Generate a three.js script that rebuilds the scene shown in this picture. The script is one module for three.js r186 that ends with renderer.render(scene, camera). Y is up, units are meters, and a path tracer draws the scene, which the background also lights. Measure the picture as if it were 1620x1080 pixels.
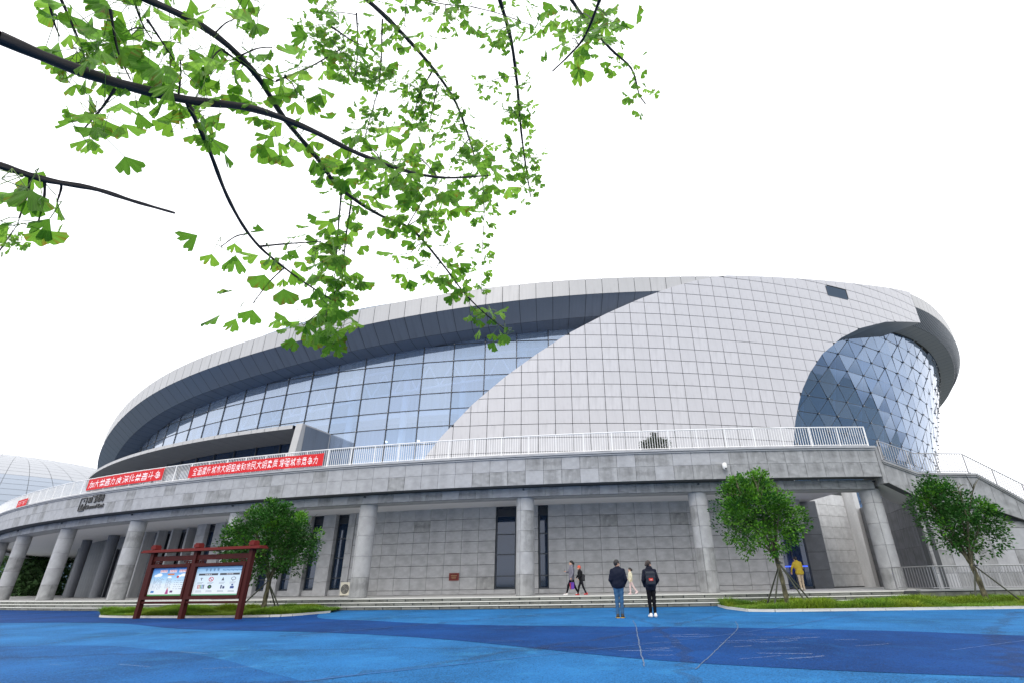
import * as THREE from 'three';
import { mergeGeometries, mergeVertices } from 'three/addons/utils/BufferGeometryUtils.js';
import { FontLoader } from 'three/addons/loaders/FontLoader.js';
import { TextGeometry } from 'three/addons/geometries/TextGeometry.js';

// ---------------------------------------------------------------- camera, sky, sun, exposure
const scene = new THREE.Scene();
const EYE = 1.021, FOCAL = 810.7, PITCH = 0.43936, ROLL = 0.01704;
const camera = new THREE.PerspectiveCamera(2 * Math.atan(540 / FOCAL) * 180 / Math.PI, 1.5, 0.05, 3000);
camera.position.set(0, EYE, 0);
camera.rotation.set(PITCH, 0, -ROLL, 'YXZ');
camera.setViewOffset(1620, 1080, -56, 0, 1620, 1080);
scene.add(camera);

const skyW = 256, skyH = 128, skyData = new Float32Array(skyW * skyH * 4);
for (let j = 0; j < skyH; j++) {
  const up = Math.sin(((j + 0.5) / skyH - 0.5) * Math.PI);
  const L = up > 0 ? 1.6 + 0.15 * up : 1.6 + up * 1.3;
  for (let i = 0; i < skyW; i++) skyData.set([L * 0.985, L * 0.997, L * 1.03, 1], (j * skyW + i) * 4);
}
const skyTex = new THREE.DataTexture(skyData, skyW, skyH, THREE.RGBAFormat, THREE.FloatType);
skyTex.mapping = THREE.EquirectangularReflectionMapping; skyTex.magFilter = THREE.LinearFilter; skyTex.needsUpdate = true;
scene.background = skyTex; scene.environment = skyTex;

const sun = new THREE.DirectionalLight(0xfff6ec, 1.1);
sun.position.set(-30, 84, 55); sun.target.position.set(0, 0, -40); sun.castShadow = true; sun.shadow.radius = 30;
Object.assign(sun.shadow.camera, { left: -140, right: 140, top: 140, bottom: -140, near: 1, far: 500 });
scene.add(sun, sun.target);

const renderer = new THREE.WebGLRenderer({ antialias: true });
renderer.toneMapping = THREE.LinearToneMapping; renderer.toneMappingExposure = 1.08; renderer.shadowMap.enabled = true;

// ---------------------------------------------------------------- helpers
const V = (x, y, z) => new THREE.Vector3(x, y, z), R2D = Math.PI / 180;
let seedState = 7;
function rnd() { seedState = (seedState + 0x6d2b79f5) | 0; let t = Math.imul(seedState ^ (seedState >>> 15), 1 | seedState); t = (t + Math.imul(t ^ (t >>> 7), 61 | t)) ^ t; return ((t ^ (t >>> 14)) >>> 0) / 4294967296; }
const reseed = (s) => { seedState = s; }, rr = (a, b) => a + (b - a) * rnd(), pick = (l) => l[Math.floor(rnd() * l.length)];
const names = {};
function numbered(n) { const k = names[n] = (names[n] ?? -1) + 1; return k ? n + '_' + String(k).padStart(3, '0') : n; }
function shade(o) { o.traverse((m) => { if (m.isMesh) { m.castShadow = true; m.receiveShadow = true; } }); return o; }
function tag(o, label, category, group) { o.userData.label = label; o.userData.category = category; if (group) o.userData.group = group; return o; }
function thing(name, label, category, p = [0, 0, 0], turn = 0, group) { const o = new THREE.Group(); o.name = numbered(name); o.position.set(...p); o.rotation.y = turn; scene.add(o); return tag(o, label, category, group); }
function part(name, geo, mat, parent) { const m = new THREE.Mesh(geo, mat); m.name = name; m.castShadow = m.receiveShadow = true; parent.add(m); return m; }
function struct(name, geo, mat) { const m = part(name, geo, mat, scene); m.userData.kind = 'structure'; return m; }
const stuff = (m) => { m.userData.kind = 'stuff'; return m; };
const lin = (r, g, b) => new THREE.Color().setRGB(r, g, b);
const mat = (c, rough = 0.8, o = {}) => new THREE.MeshStandardMaterial({ color: Array.isArray(c) ? lin(...c) : c, roughness: rough, side: THREE.DoubleSide, ...o });
const phys = (c, rough, o = {}) => new THREE.MeshPhysicalMaterial({ color: Array.isArray(c) ? lin(...c) : c, roughness: rough, side: THREE.DoubleSide, ...o });
function at(px, py, dist) {                                    // a point seen along a direction of the photograph, dist metres away
  const a = (px - 866.3) / FOCAL, b = (540 - py) / FOCAL, cr = Math.cos(-ROLL), sr = Math.sin(-ROLL), u = a * cr - b * sr, v = a * sr + b * cr;
  const d = V(u, Math.sin(PITCH) + v * Math.cos(PITCH), -Math.cos(PITCH) + v * Math.sin(PITCH)).normalize();
  return d.multiplyScalar(dist).add(V(0, EYE, 0));
}
function lerpTable(t, x) { if (x <= t[0][0]) return t[0][1]; for (let i = 1; i < t.length; i++) if (x <= t[i][0]) { const f = (x - t[i - 1][0]) / (t[i][0] - t[i - 1][0]); return t[i - 1][1] + f * (t[i][1] - t[i - 1][1]); } return t[t.length - 1][1]; }
function splineTable(t, x) {                                  // smooth version
  let i = 1; while (i < t.length - 1 && x > t[i][0]) i++;
  const p = (k) => t[Math.max(0, Math.min(t.length - 1, k))], [x1, y1] = p(i - 1), [x2, y2] = p(i), f = Math.max(0, Math.min(1, (x - x1) / (x2 - x1)));
  const m = (a, b) => (b[0] === a[0] ? 0 : (b[1] - a[1]) / (b[0] - a[0])), m1 = m(p(i - 2), p(i)) * (x2 - x1), m2 = m(p(i - 1), p(i + 1)) * (x2 - x1);
  const f2 = f * f, f3 = f2 * f; return (2 * f3 - 3 * f2 + 1) * y1 + (f3 - 2 * f2 + f) * m1 + (-2 * f3 + 3 * f2) * y2 + (f3 - f2) * m2;
}
// noise
const hash = (x, y, s) => { let h = Math.imul(x, 374761393) + Math.imul(y, 668265263) + Math.imul(s, 982451653); h = Math.imul(h ^ (h >>> 13), 1274126177); return ((h ^ (h >>> 16)) >>> 0) / 4294967296; };
function vnoise(x, y, per, s = 0) { const ix = Math.floor(x), iy = Math.floor(y), fx = x - ix, fy = y - iy, u = fx * fx * (3 - 2 * fx), v = fy * fy * (3 - 2 * fy), w = (a) => ((a % per) + per) % per; const a = hash(w(ix), w(iy), s), b = hash(w(ix + 1), w(iy), s), c = hash(w(ix), w(iy + 1), s), d = hash(w(ix + 1), w(iy + 1), s); return a + (b - a) * u + (c - a) * v + (a - b - c + d) * u * v; }
function fbm(x, y, per, s = 0, oct = 4) { let t = 0, a = 0.5, n = 0; for (let i = 0; i < oct; i++) { t += a * vnoise(x, y, per, s + i); n += a; a *= 0.5; x *= 2; y *= 2; per *= 2; } return t / n; }
function tex(w, h, fn, srgb = true) {                         // fn(u, v) -> [r,g,b] or grey in 0..1
  const d = new Uint8Array(w * h * 4);
  for (let j = 0; j < h; j++) for (let i = 0; i < w; i++) { const c = fn((i + 0.5) / w, (j + 0.5) / h), k = (j * w + i) * 4, l = Array.isArray(c) ? c : [c, c, c]; for (let q = 0; q < 3; q++) d[k + q] = Math.max(0, Math.min(255, l[q] * 255)); d[k + 3] = 255; }
  const t = new THREE.DataTexture(d, w, h, THREE.RGBAFormat); t.wrapS = t.wrapT = THREE.RepeatWrapping; t.magFilter = THREE.LinearFilter; t.minFilter = THREE.LinearMipmapLinearFilter; t.generateMipmaps = true;
  if (srgb) t.colorSpace = THREE.SRGBColorSpace; t.needsUpdate = true; return t;
}
// geometry: flat chamfered tile facing +z, back left open
function tileGeo(w, h, t, b = 0.006) {
  const P = [], U = [], q = (a, c, d, e) => { for (const p of [a, c, d, a, d, e]) { P.push(...p); U.push(p[0] / w + 0.5, p[1] / h + 0.5); } };
  const ring = (x, y, z) => [[-x, -y, z], [x, -y, z], [x, y, z], [-x, y, z]], f = ring(w / 2 - b, h / 2 - b, t / 2), m = ring(w / 2, h / 2, t / 2 - b), k = ring(w / 2, h / 2, -t / 2);
  q(...f); for (let i = 0; i < 4; i++) { const j = (i + 1) % 4; q(m[i], m[j], f[j], f[i]); q(k[i], k[j], m[j], m[i]); }
  return soup(P, U);
}
function soup(P, U) { const g = new THREE.BufferGeometry(); g.setAttribute('position', new THREE.Float32BufferAttribute(P, 3)); g.setAttribute('uv', new THREE.Float32BufferAttribute(U ?? new Array(P.length / 3 * 2).fill(0), 2)); g.computeVertexNormals(); return g; }
// a prism of any outline (list of [x,y]) facing +z
function plateGeo(pts, t, uvScale = 1) {
  const sh = new THREE.Shape(pts.map(([x, y]) => new THREE.Vector2(x, y)));
  const g = new THREE.ExtrudeGeometry(sh, { depth: t, bevelEnabled: false }); g.translate(0, 0, -t); const u = g.attributes.uv; for (let i = 0; i < u.count; i++) u.setXY(i, u.getX(i) * uvScale, u.getY(i) * uvScale); return g;
}
const box = (w, h, d, x = 0, y = 0, z = 0) => new THREE.BoxGeometry(w, h, d).translate(x, y, z);
function bar(a, b, r, sides = 6, r2 = r) {                    // a rod between two points
  const d = b.clone().sub(a), g = new THREE.CylinderGeometry(r2, r, d.length(), sides, 1); g.translate(0, d.length() / 2, 0);
  g.applyQuaternion(new THREE.Quaternion().setFromUnitVectors(V(0, 1, 0), d.normalize())); g.translate(a.x, a.y, a.z); return g;
}
function flatBar(a, b, w, h) {                                // a box-section bar between two points, w across, h high
  const d = b.clone().sub(a), L = d.length(), g = box(w, h, L, 0, 0, L / 2), m = new THREE.Matrix4().lookAt(b, a, V(0, 1, 0)); g.applyMatrix4(m); g.translate(a.x, a.y, a.z); return g;
}
const merge = (l) => mergeGeometries(l.map((g) => (g.index ? g.toNonIndexed() : g)).map((g) => { const n = new THREE.BufferGeometry(); for (const k of ['position', 'normal', 'uv']) n.setAttribute(k, g.attributes[k]); return n; }));
// surface of revolution strip: profile [[r,y]...] may depend on angle, swept from a0 to a1 degrees
function sweep(profile, a0, a1, n, uvR = 1) {
  const P = [], U = [], I = []; let m = 0;
  for (let i = 0; i <= n; i++) { const a = a0 + (a1 - a0) * i / n, pr = typeof profile === 'function' ? profile(a) : profile; m = pr.length; let s = 0; pr.forEach(([r, y], k) => { if (k) s += Math.hypot(r - pr[k - 1][0], y - pr[k - 1][1]); P.push(r * Math.sin(a * R2D), y, r * Math.cos(a * R2D)); U.push(a * R2D * pr[0][0] * uvR, s * uvR); }); }
  for (let i = 0; i < n; i++) for (let k = 0; k < m - 1; k++) { const p = i * m + k; I.push(p, p + m, p + 1, p + 1, p + m, p + m + 1); }
  const g = new THREE.BufferGeometry(); g.setAttribute('position', new THREE.Float32BufferAttribute(P, 3)); g.setAttribute('uv', new THREE.Float32BufferAttribute(U, 2)); g.setIndex(I); const f = g.toNonIndexed(); f.computeVertexNormals(); return f;
}
function onRing(m, a, r, y, pitch = 0) { m.position.set(r * Math.sin(a * R2D), y, r * Math.cos(a * R2D)); m.rotation.set(pitch, a * R2D, 0, 'YXZ'); return m; }
// naive surface nets for the bodies
function nets(f, lo, hi, cell) {
  const n = [0, 1, 2].map((i) => Math.ceil((hi[i] - lo[i]) / cell) + 1), [nx, ny, nz] = n, g = new Float32Array(nx * ny * nz), id = (x, y, z) => (z * ny + y) * nx + x;
  for (let z = 0; z < nz; z++) for (let y = 0; y < ny; y++) for (let x = 0; x < nx; x++) g[id(x, y, z)] = f(lo[0] + x * cell, lo[1] + y * cell, lo[2] + z * cell);
  const P = [], I = [], at_ = new Int32Array(nx * ny * nz).fill(-1), E = [[0, 1], [2, 3], [4, 5], [6, 7], [0, 2], [1, 3], [4, 6], [5, 7], [0, 4], [1, 5], [2, 6], [3, 7]];
  for (let z = 0; z < nz - 1; z++) for (let y = 0; y < ny - 1; y++) for (let x = 0; x < nx - 1; x++) {
    const c = [], v = []; for (let k = 0; k < 8; k++) { c.push([x + (k & 1), y + ((k >> 1) & 1), z + (k >> 2)]); v.push(g[id(...c[k])]); }
    let s = [0, 0, 0], m = 0; for (const [a, b] of E) if ((v[a] < 0) !== (v[b] < 0)) { const t = v[a] / (v[a] - v[b]); for (let q = 0; q < 3; q++) s[q] += c[a][q] + t * (c[b][q] - c[a][q]); m++; }
    if (m) { at_[id(x, y, z)] = P.length / 3; for (let q = 0; q < 3; q++) P.push(lo[q] + s[q] / m * cell); }
  }
  const quad = (a, b, c, d, flip) => { if (a < 0 || b < 0 || c < 0 || d < 0) return; if (flip) I.push(a, c, b, a, d, c); else I.push(a, b, c, a, c, d); };
  for (let z = 1; z < nz - 1; z++) for (let y = 1; y < ny - 1; y++) for (let x = 1; x < nx - 1; x++) {
    const s = g[id(x, y, z)] < 0;
    if (s !== g[id(x + 1, y, z)] < 0) quad(at_[id(x, y - 1, z - 1)], at_[id(x, y, z - 1)], at_[id(x, y, z)], at_[id(x, y - 1, z)], !s);
    if (s !== g[id(x, y + 1, z)] < 0) quad(at_[id(x - 1, y, z - 1)], at_[id(x - 1, y, z)], at_[id(x, y, z)], at_[id(x, y, z - 1)], !s);
    if (s !== g[id(x, y, z + 1)] < 0) quad(at_[id(x - 1, y - 1, z)], at_[id(x, y - 1, z)], at_[id(x, y, z)], at_[id(x - 1, y, z)], !s);
  }
  const geo = new THREE.BufferGeometry(); geo.setAttribute('position', new THREE.Float32BufferAttribute(P, 3)); geo.setAttribute('uv', new THREE.Float32BufferAttribute(new Array(P.length / 3 * 2).fill(0), 2)); geo.setIndex(I); geo.computeVertexNormals(); return geo;
}

// ---------------------------------------------------------------- materials
const stoneTex = [];
for (let k = 0; k < 10; k++) stoneTex.push(tex(96, 96, (u, v) => {
  const grain = hash(Math.floor(u * 96), Math.floor(v * 96), 11 + k) * 0.07, cloud = fbm(u * 3 + k, v * 3, 3, 40 + k, 3), streak = Math.pow(fbm(u * 9, v * 0.9 + 0.5, 9, 70 + k, 3), 2);
  let c = 0.84 + grain + (cloud - 0.5) * 0.16;
  if (k >= 5) { c -= streak * 0.24 * (0.3 + 0.7 * v) + 0.008 * (k - 5); c -= Math.max(0, fbm(u * 2, v * 2, 2, 80 + k, 4) - 0.52) * 0.45; c += Math.max(0, fbm(u * 5, v * 2, 5, 90 + k, 3) - 0.66) * 0.5; }   // k 5..9: rain streaks and lime
  return [c * 0.995, c, c * (k >= 5 ? 1.0 : 1.01)];
}));
const stoneMats = (c, rough = 0.62) => stoneTex.map((map, i) => mat(c.map((x) => x * (0.97 + 0.06 * hash(i, 3, 5))), rough, { map }));
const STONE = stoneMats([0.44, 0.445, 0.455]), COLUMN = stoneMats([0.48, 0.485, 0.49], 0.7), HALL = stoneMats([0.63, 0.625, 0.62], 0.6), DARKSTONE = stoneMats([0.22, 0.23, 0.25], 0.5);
const cleanOf = (l) => l[Math.floor(rnd() * 5)], wornOf = (l) => l[5 + Math.floor(rnd() * 5)], anyOf = (l, worn) => (rnd() < worn ? wornOf(l) : cleanOf(l));
const metalTex = [0, 1, 2, 3].map((k) => tex(64, 128, (u, v) => { const s = fbm(u * 12, v * 1.0, 12, 120 + k, 3), c = 0.93 + (fbm(u * 2, v * 2, 2, 130 + k, 3) - 0.5) * 0.05 - Math.pow(s, 3) * 0.20 * (k > 2 ? 1 : 0.3); return [c, c, c * 1.005]; }));
const metalMats = (c, rough, metalness) => metalTex.map((map, i) => mat(c.map((x) => x * (0.975 + 0.04 * hash(i, 8, 2))), rough, { map, metalness }));
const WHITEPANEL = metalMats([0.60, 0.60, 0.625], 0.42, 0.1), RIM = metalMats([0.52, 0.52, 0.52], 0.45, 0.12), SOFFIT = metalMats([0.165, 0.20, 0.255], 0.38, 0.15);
const JOINT = mat([0.06, 0.065, 0.07], 0.9), CONCRETE = mat([0.46, 0.46, 0.45], 0.85), PLASTER = mat([0.74, 0.74, 0.75], 0.85), DARK = mat([0.03, 0.035, 0.045], 0.5), FRAME = mat([0.045, 0.055, 0.07], 0.4, { metalness: 0.3 });
const WHITERAIL = mat([0.80, 0.80, 0.79], 0.4), STEEL = mat([0.36, 0.36, 0.37], 0.32, { metalness: 0.75 });
const PANE = [0, 1, 2, 3].map((k) => phys([[0.47, 0.60, 0.82], [0.51, 0.64, 0.85], [0.44, 0.58, 0.80], [0.54, 0.67, 0.87]][k], 0.02, { transmission: 1, thickness: 0, metalness: 0.5, ior: 1.6 }));
const DRUMPANE = [0, 1, 2].map((k) => phys([[0.22, 0.40, 0.70], [0.29, 0.47, 0.77], [0.17, 0.34, 0.64]][k], 0.02, { transmission: 1, thickness: 0, metalness: 0.5, ior: 1.6 }));
const HALLPANE = phys([0.07, 0.15, 0.30], 0.03, { transmission: 1, thickness: 0, metalness: 0.22, ior: 1.6 });

// ---------------------------------------------------------------- ground: blue plaza, steps, platform, lawns
const C = V(11.365, 0, -123.713), RC = 96.126, D = V(0, 0, -123.7);
const earthMat = mat([0.16, 0.17, 0.15], 0.95);
const groundGeo = new THREE.PlaneGeometry(1600, 1600).rotateX(-Math.PI / 2); struct('ground', groundGeo, earthMat).position.set(0, -0.03, -200);
const rubberTex = tex(1024, 1024, (u, v) => {
  const g = hash(Math.floor(u * 1024), Math.floor(v * 1024), 3), g2 = vnoise(u * 380, v * 380, 380, 9), big = fbm(u * 4, v * 4, 4, 21, 5), worn = Math.max(0, fbm(u * 14, v * 14, 14, 33, 4) - 0.58);
  const sp = hash(Math.floor(u * 340), Math.floor(v * 340), 77), s = 0.74 + g * 0.22 + (g2 - 0.5) * 0.26 + (sp > 0.93 ? 0.2 : sp < 0.06 ? -0.2 : 0) + (big - 0.5) * 0.34; return [s + worn * 0.9, s + worn * 0.55, s + worn * 0.30];
});
const rubberBump = tex(512, 512, (u, v) => hash(Math.floor(u * 512), Math.floor(v * 512), 5) * 0.6 + vnoise(u * 128, v * 128, 128, 6) * 0.4, false);
const rubber = (c, o = {}) => phys(c, 0.75, { specularIntensity: 0.16, map: rubberTex, bumpMap: rubberBump, bumpScale: 0.005, ...o });
const LIGHTBLUE = rubber([0.022, 0.158, 0.40]), DARKBLUE = rubber([0.005, 0.056, 0.225]), MIDBLUE = rubber([0.014, 0.112, 0.325]);
function sheet(pts, y, s = 5) {
  const sh = new THREE.ShapeGeometry(new THREE.Shape(pts.map(([x, z]) => new THREE.Vector2(x, -z)))); sh.rotateX(-Math.PI / 2); sh.translate(0, y, 0);
  const u = sh.attributes.uv, p = sh.attributes.position; for (let i = 0; i < u.count; i++) u.setXY(i, p.getX(i) / s, p.getZ(i) / s); return sh;
}
const smooth = (pts, n = 40) => new THREE.CatmullRomCurve3(pts.map(([x, z]) => V(x, 0, z))).getPoints(n).map((p) => [p.x, p.z]);
const arc = (r, a0, a1, n = 40) => Array.from({ length: n + 1 }, (_, i) => { const a = (a0 + (a1 - a0) * i / n) * R2D; return [C.x + r * Math.sin(a), C.z + r * Math.cos(a)]; });
struct('plaza', sheet([[-90, 30], [70, 30], [70, -18], ...arc(99.3, 14, -52, 60), [-90, -60]], 0), LIGHTBLUE);
const lowEdge = smooth([[-60, -26], [-34, -23.2], [-20.1, -21.0], [-15.3, -19.9], [-10.1, -16.2], [-5.8, -14.4], [-3.3, -12.9], [-1.7, -11.6], [-0.3, -10.2], [0.7, -9.2], [1.6, -8.4], [3.3, -7.4], [5.1, -6.7], [9, -5.6], [30, -3]], 90);
const upEdge = smooth([[-9.9, -24.6], [-8.1, -20.4], [-5.5, -18.4], [-3.1, -16.5], [0.4, -15.0], [3.4, -14.0], [5.9, -12.9], [7.4, -12.0], [8.7, -10.9], [13, -9.2], [36, -6]], 80);
struct('plaza_dark_band', sheet([...lowEdge, ...upEdge.slice().reverse(), ...arc(99.25, -12.6, -46, 40)], 0.004), DARKBLUE);
const midEdge = smooth([[-40, -15], [-16, -12.6], [-11.4, -12.2], [-9.3, -12.0], [-7.7, -11.2], [-6.3, -10.3], [-5.1, -9.3], [-3.9, -8.1], [-2.9, -7.1], [-1, -4], [0, 2]], 60);
struct('plaza_mid_band', sheet([...midEdge, [-40, 2]], 0.004), MIDBLUE);
function ribbon(pts, w, y, jitter = 0.5) {
  const c = new THREE.CatmullRomCurve3(pts.map(([x, z]) => V(x, y, z))), n = 60, L = [], Rr = [];
  for (let i = 0; i <= n; i++) { const p = c.getPoint(i / n), t = c.getTangent(i / n), s = w * (0.22 + jitter * 0.5 * rnd()), o = (rnd() - 0.5) * w * 0.9; L.push([p.x - t.z * (o + s), p.z + t.x * (o + s)]); Rr.push([p.x - t.z * (o - s), p.z + t.x * (o - s)]); }
  const P = []; for (let i = 0; i < n; i++) for (const q of [L[i], Rr[i], L[i + 1], L[i + 1], Rr[i], Rr[i + 1]]) P.push(q[0], y, q[1]);
  return soup(P);
}
reseed(17);
for (const [pts, w, c] of [[[[2.3, -16.6], [2.1, -14.7], [1.6, -11], [1.2, -7.9]], 0.026, [0.09, 0.13, 0.21]], [[[4.9, -15.6], [4.3, -13.6], [2.9, -10.2], [1.8, -7.6]], 0.020, [0.085, 0.125, 0.20]], [[[-10.6, -12], [-10.9, -13.2], [-11.1, -14.4], [-11.3, -15.6]], 0.03, [0.02, 0.03, 0.07]], [[[-9, -19.5], [-4, -15.6], [1.5, -12.4]], 0.022, [0.015, 0.05, 0.17]], [[[-6, -13.6], [-3, -17.2], [1, -21.5]], 0.05, [0.022, 0.11, 0.33]], [[[-3, -7.2], [4, -12.4], [9, -17.5]], 0.04, [0.02, 0.09, 0.28]], [[[6, -9], [9, -10.5], [12, -11.1]], 0.02, [0.08, 0.16, 0.36]]])
  struct('plaza_crack', ribbon(pts, w, 0.0085), mat(c, 0.9));

// broad damp streaks and pale scuffs across the coating
const STREAK = mat([0.02, 0.03, 0.05], 0.8, { transparent: true, opacity: 0.16 }), SCUFF = mat([0.55, 0.62, 0.72], 0.9, { transparent: true, opacity: 0.13 });
for (const [pts, w] of [[[[-6.2, -13.4], [-4.2, -15.8], [-1.6, -19.2], [1.5, -22.4]], 0.5], [[[-9.5, -15], [-6.5, -19], [-4, -23.5]], 0.4], [[[-5, -5.2], [-1.5, -8.8], [2.1, -13.2], [5.4, -18.6]], 0.35], [[[1.2, -5.5], [2.2, -10.5], [2.6, -17], [2.2, -22.5]], 0.28], [[[5, -6.5], [8.6, -11.4], [14, -17.6]], 0.4], [[[-13, -9], [-8.5, -10.2], [-3, -10.6], [1.5, -9.9]], 0.3], [[[-9, -6.5], [-4.5, -7.2], [0.5, -6.6]], 0.25]]) struct('plaza_streak', ribbon(pts, w, 0.0065, 0.3), STREAK);
for (let k = 0; k < 26; k++) { const x = rr(0.4, 5.2), z = rr(-12.2, -8.2), l = rr(0.25, 0.9), a = rr(-0.5, 0.3); struct('plaza_scuff', ribbon([[x, z], [x + l * 0.5, z + a * l * 0.5 + 0.02], [x + l, z + a * l]], rr(0.02, 0.07), 0.0105 + k * 0.0002, 1.1), SCUFF); }
for (let k = 0; k < 20; k++) { const x = rr(-9, 12), z = rr(-16, -7.2), l = rr(0.2, 0.8), a = rr(-0.6, 0.6); struct('plaza_scuff', ribbon([[x, z], [x + l * 0.5, z + a * l * 0.5], [x + l, z + a * l]], rr(0.012, 0.035), 0.0125 + k * 0.0002, 1.1), SCUFF); }

// steps and platform (rings about the podium's centre)
const PLAT = 0.458, stepMats = stoneMats([0.27, 0.28, 0.255], 0.85), NOSING = mat([0.55, 0.56, 0.52], 0.8);
{
  const ringAt = (g) => g.translate(C.x, 0, C.z);
  struct('platform_floor', ringAt(sweep([[98.2, PLAT - 0.006], [60, PLAT - 0.006]], -75, 9.0, 120, 0.5)), CONCRETE);
  const core = struct('entrance_steps', ringAt(sweep([[99.12, -0.02], [99.12, 0.148], [98.77, 0.148], [98.77, 0.3], [98.42, 0.3], [98.42, PLAT - 0.012], [97.6, PLAT - 0.012]], -75, 3.0, 120, 1)), JOINT);
  reseed(5);
  const stepW = 0.92, tread = tileGeo(stepW - 0.045, 0.108, 0.4, 0.02); tread.translate(0, -0.02, -0.2);
  for (const [r, y] of [[99.18, 0.153], [98.83, 0.305], [98.48, PLAT]]) part('step_nosing', ringAt(sweep([[r - 0.02, y - 0.038], [r, y - 0.034], [r, y - 0.006], [r - 0.01, y], [r - 0.33, y]], -75, 3.0, 130, 1)), NOSING, core);
  for (let k = 0; k < 3; k++) {
    const r = [99.14, 98.79, 98.44][k], y = [0.0765, 0.2285, 0.3815][k], da = stepW / r / R2D; let n = 0;
    for (let a = 2.95 - (k % 2) * da / 2; a > -42; a -= da, n++) { const m = part('step_stone', tread, anyOf(stepMats, 0.75), core); onRing(m, a, r, y); m.position.x += C.x; m.position.z += C.z; }
  }
}
// lawns
const GRASSBASE = mat([0.10, 0.14, 0.035], 1), KERB = mat([0.58, 0.57, 0.52], 0.85);
const lawns = [
  { pts: [...smooth([[-19.6, -25.2], [-18.6, -23.9], [-14.9, -22.5], [-12.3, -22.0], [-10.3, -22.1], [-9.5, -24.6]], 24), ...arc(99.4, -12.3, -18.6, 8)], front: 24, seed: 3 },
  { pts: [[7.05, -24.3], [6.75, -22.2], [6.85, -20.2], [7.6, -19.75], [11.2, -19.5], [18, -19.0], [34, -17.4], [34, -24.15], ...arc(99.35, 2.2, -2.3, 6)], front: 6, seed: 4 }];
const bladeGeo = (() => { const P = []; for (let k = 0; k < 6; k++) { const a = k * 1.05 + 0.3, w = 0.010, h = 0.6 + 0.4 * ((k * 37) % 10) / 10, lean = 0.25 + 0.25 * ((k * 53) % 10) / 10, bx = Math.cos(k * 2.1) * 0.045, bz = Math.sin(k * 2.1) * 0.045, dx = Math.cos(a), dz = Math.sin(a), M = [bx + dx * lean * 0.35, h * 0.62, bz + dz * lean * 0.35], T = [bx + dx * lean, h, bz + dz * lean], A = [bx - dz * w, 0, bz + dx * w], B = [bx + dz * w, 0, bz - dx * w], A2 = [M[0] - dz * w * 0.8, M[1], M[2] + dx * w * 0.8], B2 = [M[0] + dz * w * 0.8, M[1], M[2] - dx * w * 0.8]; P.push(...A, ...B, ...B2, ...A, ...B2, ...A2, ...A2, ...B2, ...T); } return soup(P); })();
const inPoly = (x, z, p) => { let c = false; for (let i = 0, j = p.length - 1; i < p.length; j = i++) if ((p[i][1] > z) !== (p[j][1] > z) && x < (p[j][0] - p[i][0]) * (z - p[i][1]) / (p[j][1] - p[i][1]) + p[i][0]) c = !c; return c; };
const grassMat = phys([1, 1, 1], 0.9, { specularIntensity: 0.2, transmission: 0.35, thickness: 0 });
for (const L of lawns) {
  reseed(L.seed * 91); struct('lawn', sheet(L.pts, 0.06, 2), GRASSBASE);
  const base = new THREE.Group(); base.name = numbered('lawn_kerb'); base.userData.kind = 'structure'; scene.add(base);
  for (let i = 0; i < L.front; i++) {
    const [ax, az] = L.pts[i], [bx, bz] = L.pts[i + 1], len = Math.hypot(bx - ax, bz - az), n = Math.max(1, Math.round(len / 0.85));
    for (let k = 0; k < n; k++) { const m = part('kerb_stone', tileGeo(len / n - 0.008, 0.10, 0.13, 0.012).rotateX(0), KERB, base), f = (k + 0.5) / n; m.position.set(ax + (bx - ax) * f, 0.03 + rr(-0.004, 0.004), az + (bz - az) * f); m.rotation.y = -Math.atan2(bz - az, bx - ax); }
    part('kerb_top', box(len, 0.02, 0.13, 0, 0, 0), KERB, base).position.set((ax + bx) / 2, 0.072, (az + bz) / 2); base.children[base.children.length - 1].rotation.y = -Math.atan2(bz - az, bx - ax);
  }
  const xs = L.pts.map((p) => p[0]), zs = L.pts.map((p) => p[1]), x0 = Math.min(...xs), x1 = Math.max(...xs), z0 = Math.min(...zs), z1 = Math.max(...zs), N = 26000, im = new THREE.InstancedMesh(bladeGeo, grassMat, N), m4 = new THREE.Matrix4(); let n = 0;
  for (let t = 0; n < N && t < N * 6; t++) {
    const x = rr(x0, x1), z = rr(z0, z1); if (!inPoly(x, z, L.pts)) continue; if (Math.hypot(x - C.x, z - C.z) < 99.25) continue;
    const tall = fbm(x * 0.9 + 50, z * 0.9 + 50, 512, 2, 3), s = 0.05 + 0.8 * Math.max(0, tall - 0.42) + rr(0, 0.09);
    m4.makeRotationY(rr(0, 6.3)).scale(V(0.6 + s, s, 0.6 + s)).setPosition(x, 0.05, z); im.setMatrixAt(n, m4);
    const g = rr(0.75, 1.25), yl = fbm(x * 0.9, z * 0.9, 512, 8, 3); im.setColorAt(n, lin((0.085 + yl * 0.20) * g, (0.24 + yl * 0.10) * g, 0.022 * g)); n++;
  }
  im.count = n; im.name = numbered('grass'); im.castShadow = im.receiveShadow = true; stuff(im); scene.add(im);
}

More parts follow.
